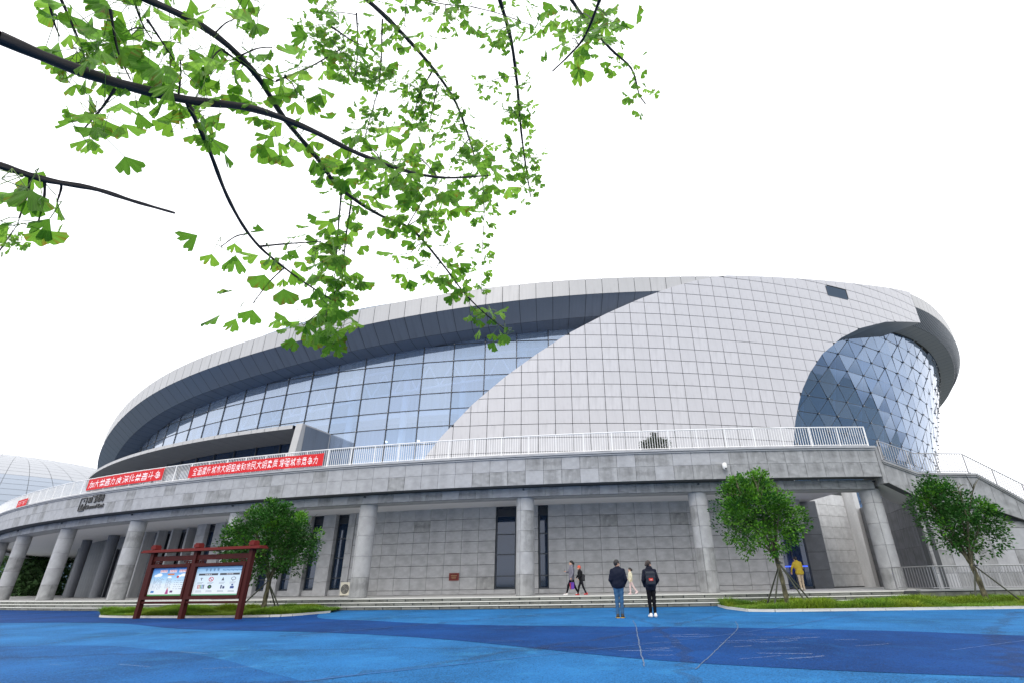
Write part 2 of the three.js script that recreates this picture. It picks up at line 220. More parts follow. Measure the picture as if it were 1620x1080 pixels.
// ---------------------------------------------------------------- the arena: podium
const arena = thing('arena_building', 'round grey arena with slanted disc roof and blue glass above a columned podium', 'arena', [D.x, 0, D.z]);
const PO = V(C.x - D.x, 0, C.z - D.z);                          // podium centre seen from the arena's base
const pod = (m, a, r, y) => { onRing(m, a, r, y); m.position.x += PO.x; m.position.z += PO.z; return m; };
const podGeo = (g) => g.translate(PO.x, 0, PO.z), PEND = 3.2, PSTART = -75;
const BEAM = 5.12, FB = 5.6, FT = 7.12, DECK = 6.95;
reseed(21);
part('deck_slab', podGeo(sweep([[97.2, FB + 0.02], [97.2, DECK], [20, DECK]], PSTART, PEND, 120)), mat([0.17, 0.175, 0.18], 0.8), arena);
part('ceiling', podGeo(sweep([[96.6, BEAM + 0.05], [96.3, BEAM + 0.05], [96.3, BEAM + 0.32], [78, BEAM + 0.32]], PSTART, PEND, 120)), PLASTER, arena);
{
  const fascia = part('podium_fascia', podGeo(sweep([[96.66, FB + 0.012], [97.38, FB + 0.012], [97.38, FT - 0.02]], PSTART, PEND, 140)), JOINT, arena);
  const da = 0.5605, w = 97.44 * da * R2D, lo = tileGeo(w - 0.012, 0.705, 0.04, 0.006), hi = tileGeo(w - 0.012, 0.655, 0.04, 0.006);
  for (let a = PEND - da / 2; a > -41; a -= da) {
    const worn = a > -1.5 ? 0.95 : a > -9 ? 0.55 : 0.3;
    pod(part('fascia_tile', lo, anyOf(STONE, worn), fascia), a, 97.42, FB + 0.3625); pod(part('fascia_tile', hi, anyOf(STONE, worn), fascia), a, 97.42, FB + 1.05);
  }
  const lip = part('coping', podGeo(sweep([[97.40, FT - 0.155], [97.50, FT - 0.155], [97.50, FT - 0.09], [97.46, FT - 0.09], [97.46, FT - 0.07], [97.56, FT - 0.07], [97.56, FT + 0.03], [96.9, FT + 0.03]], PSTART, PEND, 140, 1)), STONE[1], arena);
  const beam = part('podium_beam', podGeo(sweep([[96.62, FB], [96.62, BEAM], [96.2, BEAM]], PSTART, PEND, 140)), JOINT, arena);
  const bw = 96.66 * da * R2D, bt = tileGeo(bw - 0.010, FB - BEAM - 0.03, 0.04, 0.006);
  for (let a = PEND - da / 2; a > -41; a -= da) pod(part('beam_tile', bt, anyOf(STONE, a > -4 ? 0.9 : 0.45), beam), a, 96.645, (FB + BEAM) / 2);
  part('beam_underside', podGeo(sweep([[96.66, BEAM - 0.004], [95.6, BEAM - 0.004]], PSTART, PEND, 120)), STONE[2], arena);
  // small brackets under the fascia above each column are drain spouts
  for (let i = -1; i < 8; i++) pod(part('drain_spout', new THREE.CylinderGeometry(0.05, 0.05, 0.12, 10).rotateX(Math.PI / 2), FRAME, arena), -34.53 + 5.389 * i, 96.7, FB - 0.10);
}
// columns: five drums of two half shells
{
  const halfDrum = (h) => { const s = new THREE.Shape(), r = 0.468; s.moveTo(r - 0.02, 0.008); s.lineTo(r, 0.02); for (let i = 1; i < 22; i++) { const t = i / 22 * Math.PI; s.lineTo(r * Math.cos(t), Math.max(0.02, r * Math.sin(t))); } s.lineTo(-r, 0.02); s.lineTo(-r + 0.02, 0.008); const g = new THREE.ExtrudeGeometry(s, { depth: h - 0.022, bevelEnabled: true, bevelThickness: 0.006, bevelSize: 0.006, bevelSegments: 1, curveSegments: 3 }); g.rotateX(-Math.PI / 2); g.translate(0, 0.011, 0); const u = g.attributes.uv, p = g.attributes.position; for (let i = 0; i < u.count; i++) u.setXY(i, Math.atan2(p.getZ(i), p.getX(i)) * 0.5, p.getY(i) / 1.05); return g; };
  const hs = [0.96, 1.04, 1.02, 0.99, 0.70], gs = hs.map(halfDrum), coreG = new THREE.CylinderGeometry(0.452, 0.452, 4.71, 32).translate(0, 2.355, 0);
  for (let i = -3; i < 8; i++) {
    const a = -34.53 + 5.389 * i, col = pod(part('column', coreG, JOINT, arena), a, RC, PLAT); let y = 0; col.rotation.y = a * R2D;
    hs.forEach((h, k) => { for (const s of [0, 1]) { const m = part('column_drum', gs[k], k === 0 ? wornOf(COLUMN) : anyOf(COLUMN, 0.25), col); m.position.y = y; m.rotation.y = s * Math.PI + 1.15; } y += h; });
  }
  for (const [x, z] of [[-34.6, -50.2], [-41.5, -54.5], [-45.5, -60]]) { const m = part('column', coreG, COLUMN[6], arena); m.position.set(x - D.x, PLAT, z - D.z); }
}
// ground-floor hall wall behind the columns
{
  const RW = 91.0, top = 5.44, bot = PLAT, da = 0.6675, w = RW * da * R2D, rows = [[0.458, 0.70], [0.72, 1.385], [1.405, 2.06], [2.08, 2.735], [2.755, 3.405], [3.425, 4.06], [4.08, 4.74], [4.76, 5.44]];
  const hall = part('hall_wall', podGeo(merge([sweep([[RW - 0.03, bot], [RW - 0.03, top]], -15.55, -9.36, 20), sweep([[RW - 0.03, bot], [RW - 0.03, top]], -8.55, -7.65, 6), sweep([[RW - 0.03, bot], [RW - 0.03, top]], -7.27, 1.45, 24), sweep([[RW - 0.03, bot], [RW - 0.03, 0.70]], -9.36, -7.27, 8)])), JOINT, arena);
  const gs = rows.map(([a, b]) => tileGeo(w - 0.014, b - a - 0.002, 0.04, 0.005));
  const narrow = rows.map(([a, b]) => tileGeo(0.42, b - a - 0.002, 0.04, 0.005));
  const lay = (a0, a1) => { const n = Math.round((a1 - a0) / da), st = (a1 - a0) / n; for (let i = 0; i < n; i++) rows.forEach((r, k) => { const m = pod(part('wall_tile', gs[k], anyOf(HALL, k > 5 ? 0.08 : 0.02), hall), a0 + (i + 0.5) * st, RW - 0.01, (r[0] + r[1]) / 2); m.scale.x = st / da; }); };
  lay(-15.55, -9.36); lay(-7.27, 1.45);
  for (const a of [-8.40, -8.08, -7.80]) rows.forEach((r, k) => pod(part('wall_tile', narrow[k], cleanOf(HALL), hall), a, RW - 0.01, (r[0] + r[1]) / 2));
  for (const [a0, a1] of [[-9.36, -8.55], [-7.65, -7.27]]) { const m = pod(part('wall_tile', tileGeo((a1 - a0) * R2D * RW - 0.01, 0.24, 0.04), cleanOf(HALL), hall), (a0 + a1) / 2, RW - 0.01, 0.579); m.scale.x = 1; }
  const windowAt = (a0, a1, y0, y1, r, ys) => {
    const ww = (a1 - a0) * R2D * r, g = [box(0.07, y1 - y0, 0.12, -ww / 2 + 0.035, 0, 0), box(0.07, y1 - y0, 0.12, ww / 2 - 0.035, 0, 0), box(ww - 0.14, 0.07, 0.12, 0, (y1 - y0) / 2 - 0.035, 0), box(ww - 0.14, 0.07, 0.12, 0, -(y1 - y0) / 2 + 0.035, 0)];
    for (const y of ys) g.push(box(ww - 0.14, 0.06, 0.10, 0, y - (y0 + y1) / 2, 0));
    const f = pod(part('window', merge(g), FRAME, arena), (a0 + a1) / 2, r - 0.14, (y0 + y1) / 2), lv = [y0 + 0.07, ...ys, y1 - 0.07];
    for (let i = 0; i + 1 < lv.length; i++) { const h = lv[i + 1] - lv[i] - 0.05; if (h < 0.05) continue; const p = part('pane', box(ww - 0.15, h, 0.012, 0, (lv[i] + lv[i + 1]) / 2 - (y0 + y1) / 2, -0.02), i === lv.length - 2 ? DARK : HALLPANE, f); p.rotation.x = rr(-0.004, 0.004); }
  };
  windowAt(-9.36, -8.55, 0.72, 5.44, RW, [1.42, 2.62, 3.78, 4.86]); windowAt(-7.65, -7.27, 0.72, 5.44, RW, [1.42, 2.62, 3.78, 4.86]);
  // the row of piers and tall windows left of the middle
  const pier = (a0, a1, r = RW) => { const n = 6, hh = (top - bot) / n, g = tileGeo((a1 - a0) * R2D * r - 0.01, hh - 0.012, 0.5, 0.008); for (let k = 0; k < n; k++) pod(part('pier_tile', g, anyOf(HALL, 0.1), hall), (a0 + a1) / 2, r - 0.22, bot + (k + 0.5) * hh); };
  for (let k = 0; k < 7; k++) { const a = -15.9 - k * 1.28; windowAt(a - 0.62, a, 0.8, 5.44, RW - 0.2, [1.5, 2.7, 3.9, 4.9]); pier(a - 1.27, a - 0.63); pod(part('wall_tile', tileGeo(0.99, 0.33, 0.04), HALL[k % 5], hall), a - 0.31, RW - 0.2, 0.63); }
  pier(-15.89, -15.57);
  part('hall_back_wall', podGeo(sweep([[86.5, bot], [86.5, 5.44]], -15, 4, 30)), mat([0.05, 0.055, 0.065], 0.8), arena);
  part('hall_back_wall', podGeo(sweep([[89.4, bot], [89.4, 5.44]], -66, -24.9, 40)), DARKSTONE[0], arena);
  // dark doorways and slender white fins in the far left bay
  for (let k = 0; k < 5; k++) pod(part('fin', box(0.22, 4.9, 0.7), HALL[k % 4], arena), -26.2 - k * 1.3, 90.1, 2.93);
  for (let k = 0; k < 4; k++) pod(part('doorway', box(1.55, 4.7, 0.2), DARK, arena), -25.55 - k * 1.3, 89.5, 2.85);
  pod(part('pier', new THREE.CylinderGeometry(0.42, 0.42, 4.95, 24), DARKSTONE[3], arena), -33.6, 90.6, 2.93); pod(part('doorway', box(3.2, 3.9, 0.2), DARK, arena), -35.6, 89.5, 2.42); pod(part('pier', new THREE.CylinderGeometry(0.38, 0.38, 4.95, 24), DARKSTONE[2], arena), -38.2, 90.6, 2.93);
}
// right bay: door, dark pier, pale wall open to the sky, dark side wall under the stairs
{
  const loc = (x, z) => V(x - D.x, 0, z - D.z), doorG = new THREE.Group(); doorG.name = 'entrance_door'; doorG.position.copy(loc(14.3, -33)); arena.add(doorG);
  part('door_frame', merge([box(0.08, 3.2, 0.12, -0.9, 2.06, 0), box(0.08, 3.2, 0.12, 0, 2.06, 0), box(0.08, 3.2, 0.12, 0.9, 2.06, 0), box(1.9, 0.1, 0.12, 0, 3.7, 0), box(1.9, 0.1, 0.12, 0, 0.55, 0)]), FRAME, doorG);
  for (const s of [-1, 1]) part('door_leaf', box(0.80, 3.0, 0.02, s * 0.45, 2.1, 0), HALLPANE, doorG);
  part('led_strip', box(1.5, 0.06, 0.03, 0, 1.66, 0.09), mat([0.02, 0.04, 0.3], 0.4, { emissive: lin(0.05, 0.12, 1), emissiveIntensity: 1.6 }), doorG);
  const led = new THREE.PointLight(0x2040ff, 0.8, 0, 2); led.position.set(0, 1.66, 0.2); led.castShadow = true; doorG.add(led);
  part('transom_wall', box(2.2, 1.7, 0.3, 0, 4.62, -0.1), HALL[1], doorG);
  const a1 = loc(16.15, -34.6), pier = part('dark_pier', box(1.5, 5.0, 1.2, 0, 2.96, 0), JOINT, arena); pier.position.set(a1.x, 0, a1.z); pier.rotation.y = -0.15;
  for (let k = 0; k < 5; k++) { const m = part('pier_tile', tileGeo(1.49, 0.98, 0.04, 0.006), DARKSTONE[k % 5], pier); m.position.set(0, PLAT + 0.5 + k, 0.62); for (const s of [-1, 1]) { const n = part('pier_tile', tileGeo(1.19, 0.98, 0.04, 0.006), DARKSTONE[(k + 2) % 5], pier); n.position.set(s * 0.77, PLAT + 0.5 + k, 0); n.rotation.y = s * Math.PI / 2; } }
  // pale wall
  const wa = loc(16.9, -34.9), wb = loc(20.2, -36.7), wl = wa.distanceTo(wb), ang = -Math.atan2(wb.z - wa.z, wb.x - wa.x), pale = part('pale_wall', box(wl, 6.2, 0.3, 0, PLAT + 3.1, -0.19), JOINT, arena); pale.position.set((wa.x + wb.x) / 2, 0, (wa.z + wb.z) / 2); pale.rotation.y = ang;
  const PALE = stoneMats([0.74, 0.74, 0.73], 0.6), tw = wl / 4 - 0.012, tg = tileGeo(tw, 0.69, 0.04, 0.005);
  for (let i = 0; i < 4; i++) for (let k = 0; k < 8; k++) part('wall_tile', tg, cleanOf(PALE), pale).position.set(-wl / 2 + (i + 0.5) * wl / 4, PLAT + 0.40 + k * 0.705, -0.02);
  part('pale_fin', box(0.5, 6.2, 1.2, wl / 2 + 0.3, PLAT + 3.1, 0.1), PALE[2], pale);
  part('glass_screen', box(1.1, 3.2, 0.02, wl / 2 + 1.1, PLAT + 1.7, -0.9), HALLPANE, pale);
}
// deck end and stair block at the right
{
  const loc = (x, y, z) => V(x - D.x, y, z - D.z), ZF = -26.42, sx = 17.02;
  // outline of the side wall's upper band, from the corner down to the right: [x, top, bottom]
  const line = [[17.02, 6.40, 5.30], [18.55, 5.76, 4.42], [19.6, 5.70, 4.25], [21.5, 5.64, 4.05], [23.4, 4.32, 3.3], [27.5, 1.75, 0.8], [29.8, 0.5, 0.3]];
  const pts = [...line.map(([x, t]) => [x, t]), ...line.slice().reverse().map(([x, , b]) => [x, b])];
  const band = part('stair_fascia', plateGeo(pts, 0.5), JOINT, arena); band.position.copy(loc(0, 0, ZF - 0.04));
  reseed(44);
  const topAt = (x) => lerpTable(line.map((l) => [l[0], l[1]]), x), botAt = (x) => lerpTable(line.map((l) => [l[0], l[2]]), x);
  for (let x = 17.03; x < 29.4; x += 1.0) { const x1 = Math.min(x + 0.985, 29.6), mid = (x + x1) / 2; const p = [[x, topAt(x) - 0.14], [x1, topAt(x1) - 0.14]]; if (x < 18.55 && x1 > 18.55) p.splice(1, 0, [18.55, 5.62]); if (x < 21.5 && x1 > 21.5) p.splice(1, 0, [21.5, 5.5]); p.push([x1, botAt(x1) + 0.01], [x, botAt(x) + 0.01]); const c = p.map(([a, b]) => [a - mid, b - topAt(mid)]); const m = part('fascia_tile', plateGeo(c, 0.035), wornOf(STONE), band); m.position.set(mid, topAt(mid), 0.045); }
  const cop = []; for (let i = 0; i + 1 < line.length; i++) { const [x0, y0] = line[i], [x1, y1] = line[i + 1]; cop.push(flatBar(V(x0, y0 - 0.02, 0.0), V(x1, y1 - 0.02, 0.0), 0.30, 0.10), flatBar(V(x0, y0 - 0.115, 0.03), V(x1, y1 - 0.115, 0.03), 0.16, 0.05)); }
  part('stair_coping', merge(cop), STONE[6], band);
  part('corner_pier', box(0.34, 1.85, 0.5, 16.99, 6.22, -0.22), STONE[7], band);
  // wall below, recessed, in big slabs
  const wallPts = [[18.2, 0], [18.2, 4.55], [19.6, 4.3], [21.5, 4.1], [23.4, 3.34], [27.5, 0.9], [29, 0]], back = part('stair_wall', plateGeo(wallPts, 0.4), JOINT, arena); back.position.copy(loc(0, 0, ZF - 0.3));
  for (let x = 18.21; x < 28.5; x += 1.02) for (let y = PLAT - 0.3; y < 4.5; y += 0.98) { const tp = lerpTable([[18.2, 4.55], [19.6, 4.3], [21.5, 4.1], [23.4, 3.34], [27.5, 0.9], [29, 0]], x + 1.0); const y1 = Math.min(y + 0.965, tp); if (y1 - y < 0.1) continue; const m = part('wall_tile', tileGeo(1.005, y1 - y, 0.05, 0.006), anyOf(STONE, 0.7), back); m.position.set(x + 0.505, (y + y1) / 2, 0.02); }
  // dark side wall going back under the stairs
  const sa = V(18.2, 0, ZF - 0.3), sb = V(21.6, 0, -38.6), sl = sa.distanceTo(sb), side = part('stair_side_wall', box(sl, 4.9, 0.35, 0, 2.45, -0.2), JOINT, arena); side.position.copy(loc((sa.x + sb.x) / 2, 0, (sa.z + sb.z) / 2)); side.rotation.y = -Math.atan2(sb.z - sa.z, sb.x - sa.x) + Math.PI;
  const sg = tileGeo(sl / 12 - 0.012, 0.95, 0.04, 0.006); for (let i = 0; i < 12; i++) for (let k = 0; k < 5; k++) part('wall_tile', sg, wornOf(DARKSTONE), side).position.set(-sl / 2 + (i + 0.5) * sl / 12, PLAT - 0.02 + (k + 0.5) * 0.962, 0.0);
  part('stair_slab', plateGeo([[17.0, 6.9], [17.2, 6.3], [18.6, 5.5], [21.5, 5.3], [29, 0.4], [28.2, 0.1], [21.5, 4.2], [18.4, 4.5], [17, 5.3]], 1.5), CONCRETE, arena).position.copy(loc(0, 0, ZF - 0.5));
}

// ---------------------------------------------------------------- the arena: drum, roof, glass
const RW = 82, RG = 78.5;
const RIMLOW = [[-75, 12.5], [-60, 15.6], [-48, 18.4], [-40, 20.2], [-33, 21.35], [-20, 22.6], [-10, 23.85], [0, 25.15], [9, 26.25], [19, 27.75], [26, 29.15], [33, 30.7], [40, 31.75], [48, 32.2], [56, 32.0], [65, 31.75], [80, 31.3]];
const rimR = (a) => RW - 0.55 * THREE.MathUtils.smoothstep(a, 30, 46);
const rimLow = (a) => splineTable(RIMLOW, a), rimH = (a) => lerpTable([[-5, 1.8], [8, 1.6], [26, 1.62], [33, 1.88]], a), rimTop = (a) => rimLow(a) + rimH(a), sof1 = (a) => rimLow(a) - 1.5, sof2 = (a) => rimLow(a) - 1.72;
const curvedQuad = (fn, u0, u1, v0, v1, n = 2, lift = 0) => {        // fn(u, v) -> Vector3; a sheet with n steps along u
  const P = [], U = []; for (let i = 0; i < n; i++) { const a = u0 + (u1 - u0) * i / n, b = u0 + (u1 - u0) * (i + 1) / n, q = [fn(a, v0), fn(b, v0), fn(b, v1), fn(a, v1)]; for (const k of [0, 1, 2, 0, 2, 3]) { P.push(q[k].x, q[k].y, q[k].z); U.push([i / n, (i + 1) / n, (i + 1) / n, i / n][k], [0, 0, 1, 1][k]); } }
  return soup(P, U);
};
const cyl = (r, a, y) => V(r * Math.sin(a * R2D), y, r * Math.cos(a * R2D));
// roof body: fascia backing, top sheet and lower sheet
const roof = part('roof', sweep((a) => [[RG - 0.4, sof2(a) + 0.03], [80.25, sof1(a) + 0.03], [rimR(a) - 0.05, rimLow(a) + 0.02], [rimR(a) - 0.05, rimTop(a) - 0.02], [rimR(a) - 0.8, rimTop(a) + 0.02], [80.6, rimTop(a) - 0.35], [60, rimTop(a) + 0.2], [30, rimTop(a) * 0.4 + 16.6]], -75, 80, 160, 0.3), JOINT, arena);
part('roof_crown', sweep([[30, 27.6], [15, 28.2], [0, 28.4]], -180, 180, 40), RIM[0], arena);
part('roof_back', sweep((a) => { const f = Math.abs(a - 2.5) / 180, e = a > 0 ? lerpTable([[80, 33.1], [180, 18]], a) : lerpTable([[-180, 18], [-75, 14.3]], a); return [[RG, 0], [RG, e - 2], [RW, e - 1.8], [RW, e], [30, 27.6]]; }, 80, 285, 60), RIM[1], arena);
{
  reseed(61);
  const da = 1.1;
  for (let a = -74.4; a < 79; a += da) {
    const g = 0.022 / RW / R2D, worn = (l) => l[Math.floor(rnd() * 4)];
    part('rim_panel', curvedQuad((u, v) => cyl(rimR(u) + 0.02, u, rimLow(u) + v * rimH(u)), a + g, a + da - g, 0, 1), worn(RIM), roof);
    part('soffit_panel', curvedQuad((u, v) => cyl(rimR(u) + (80.28 - rimR(u)) * v, u, rimLow(u) - v * 1.5 - 0.0), a + g, a + da - g, 0, 1), worn(SOFFIT), roof);
    part('soffit_strip', curvedQuad((u, v) => cyl(80.26 - v * 1.9, u, sof1(u) + (sof2(u) - sof1(u)) * v - 0.012), a + g, a + da - g, 0, 1), worn(SOFFIT), roof);
  }
  // thin standing seams under the right side of the roof edge
  const seams = []; for (let a = 33; a < 79; a += da / 3) seams.push(flatBar(cyl(rimR(a) - 0.05, a, rimLow(a) - 0.05), cyl(80.3, a, sof1(a) - 0.02), 0.03, 0.03));
  part('soffit_seams', stuff(new THREE.Mesh(merge(seams))).geometry, FRAME, roof).userData.kind = 'stuff';
}
// white panelled wall: an outline on the cylinder, cut into panels
const wallOutline = [[-8.75, 6.9], [-7.09, 10.7], [-6.26, 12.24], [-4.54, 14.88], [-2.59, 17.31], [-0.65, 19.4], [1.36, 21.35], [3.86, 23.38], [6.04, 24.95], [8.31, 26.42], [10.2, 27.45], [12.67, rimTop(12.67) + 0.05], [16, rimTop(16) + 0.05], [18.99, rimTop(18.99) + 0.05], [22, rimTop(22) + 0.05], [25.46, rimTop(25.46) + 0.05], [29, rimTop(29) + 0.05], [32.95, rimTop(32.95) + 0.05], [32.9, 28.38], [30.2, 27.5], [27.11, 26.47], [23.69, 24.72], [21.36, 23.06], [19.13, 20.87], [17.61, 18.64], [16.7, 16.9], [16.08, 15.33], [15.55, 13.7], [15.2, 12.33], [14.7, 9.5], [14.35, 6.9]];
{
  const RP = RW + 0.12, S = RP * R2D, out = wallOutline.map(([a, y]) => [a * S, y]);
  const clip = (poly, x0, x1, y0, y1) => { for (const [k, lim, sg] of [[0, x0, 1], [0, x1, -1], [1, y0, 1], [1, y1, -1]]) { const n = []; for (let i = 0; i < poly.length; i++) { const p = poly[i], q = poly[(i + 1) % poly.length], dp = (p[k] - lim) * sg, dq = (q[k] - lim) * sg; if (dp >= 0) n.push(p); if ((dp >= 0) !== (dq >= 0)) { const f = dp / (dp - dq); n.push([p[0] + (q[0] - p[0]) * f, p[1] + (q[1] - p[1]) * f]); } } poly = n; if (poly.length < 3) return []; } return poly; };
  const area = (p) => { let s = 0; for (let i = 0; i < p.length; i++) { const q = p[(i + 1) % p.length]; s += p[i][0] * q[1] - q[0] * p[i][1]; } return s / 2; };
  const cw = S, ch = 1.165, cells = [], vent = [21.2, 23.25, 27.95, 29.15];
  for (let i = -9; i < 34; i++) for (let k = 0; k < 24; k++) {
    const x0 = (i - 0.61) * cw, x1 = x0 + cw, y0 = 13.0 - 6 * ch + k * ch, y1 = y0 + ch, gap = 0.021, p = clip(out, x0 + gap, x1 - gap, y0 + gap, y1 - gap);
    if (p.length < 3 || Math.abs(area(p)) < 0.04) continue;
    cells.push({ p, full: Math.abs(area(p)) > (cw - 2 * gap) * (ch - 2 * gap) * 0.999, cx: (x0 + x1) / 2, cy: (y0 + y1) / 2, size: Math.abs(area(p)), back: clip(out, x0, x1, y0, y1) });
  }
  // backing, one skin of facets behind the panels, and the inner face
  const facets = (list, r) => merge(list.map((c) => { const g = new THREE.ShapeGeometry(new THREE.Shape(c.back.map(([x, y]) => new THREE.Vector2(x, y)))); const q = g.attributes.position; for (let i = 0; i < q.count; i++) { const a = q.getX(i) / S, y = q.getY(i); const v = cyl(r, a, y); q.setXYZ(i, v.x, v.y, v.z); } g.computeVertexNormals(); return g; }));
  const wall = part('white_wall', facets(cells, RW + 0.06), JOINT, arena);
  part('inner_lining', facets(cells, RW - 0.35), SOFFIT[0], wall);
  const fullG = tileGeo(cw - 0.042, ch - 0.042, 0.05, 0.008), rest = [];
  reseed(71);
  cells.forEach((c) => { const a = c.cx / S; c.d = Math.abs(a - 2) * 0.8 + Math.abs(c.cy - 12) * 0.9 - c.size * 4; });
  cells.slice().sort((p, q) => p.d - q.d).forEach((c, n) => {
    const a = c.cx / S, inVent = a > vent[0] - 0.2 && a < vent[1] + 0.2 && c.cy > vent[2] && c.cy < vent[3]; if (inVent) return;
    let g = fullG; if (!c.full) { const q = c.p.map(([x, y]) => [x - c.cx, y - c.cy]); if (area(q) < 0) q.reverse(); g = plateGeo(q, 0.05); g.translate(0, 0, 0.025); const u = g.attributes.uv; for (let i = 0; i < u.count; i++) u.setXY(i, u.getX(i) / cw + 0.5, u.getY(i) / ch + 0.5); }
    const m = new THREE.Mesh(g); onRing(m, a, RP, c.cy); m.rotation.x += rr(-0.004, 0.004); m.rotation.y += rr(-0.004, 0.004);
    if (n < 295) { m.material = WHITEPANEL[Math.floor(rnd() * 4)]; m.name = 'wall_panel'; m.castShadow = m.receiveShadow = true; wall.add(m); } else { m.updateMatrix(); rest.push(g.clone().applyMatrix4(m.matrix)); }
  });
  stuff(part('wall_panels_far', merge(rest), WHITEPANEL[1], wall));
  // returns along the cut edges, back to the glass
  const edge = (pts, r1) => { const P = []; for (let i = 0; i + 1 < pts.length; i++) { const [a, b] = [pts[i], pts[i + 1]], q = [cyl(RP + 0.03, ...a), cyl(RP + 0.03, ...b), cyl(r1, ...b), cyl(r1, ...a)]; for (const k of [0, 1, 2, 0, 2, 3]) P.push(q[k].x, q[k].y, q[k].z); } return soup(P); };
  part('edge_return', edge(wallOutline.slice(0, 12), RG + 0.1), WHITEPANEL[0], wall);
  part('arch_return', edge(wallOutline.slice(17), 77.2), SOFFIT[1], wall);
  const vt = part('louvre_vent', box((vent[1] - vent[0]) * S, vent[3] - vent[2], 0.2), DARK, wall); onRing(vt, (vent[0] + vent[1]) / 2, RW + 0.05, (vent[2] + vent[3]) / 2);
  for (let k = 0; k < 7; k++) { const b = part('slat', box((vent[1] - vent[0]) * S - 0.1, 0.14, 0.03), mat([0.14, 0.19, 0.27], 0.4, { metalness: 0.4 }), vt); b.position.set(0, -0.5 + k * 0.167, 0.13); b.rotation.x = 0.6; }
}
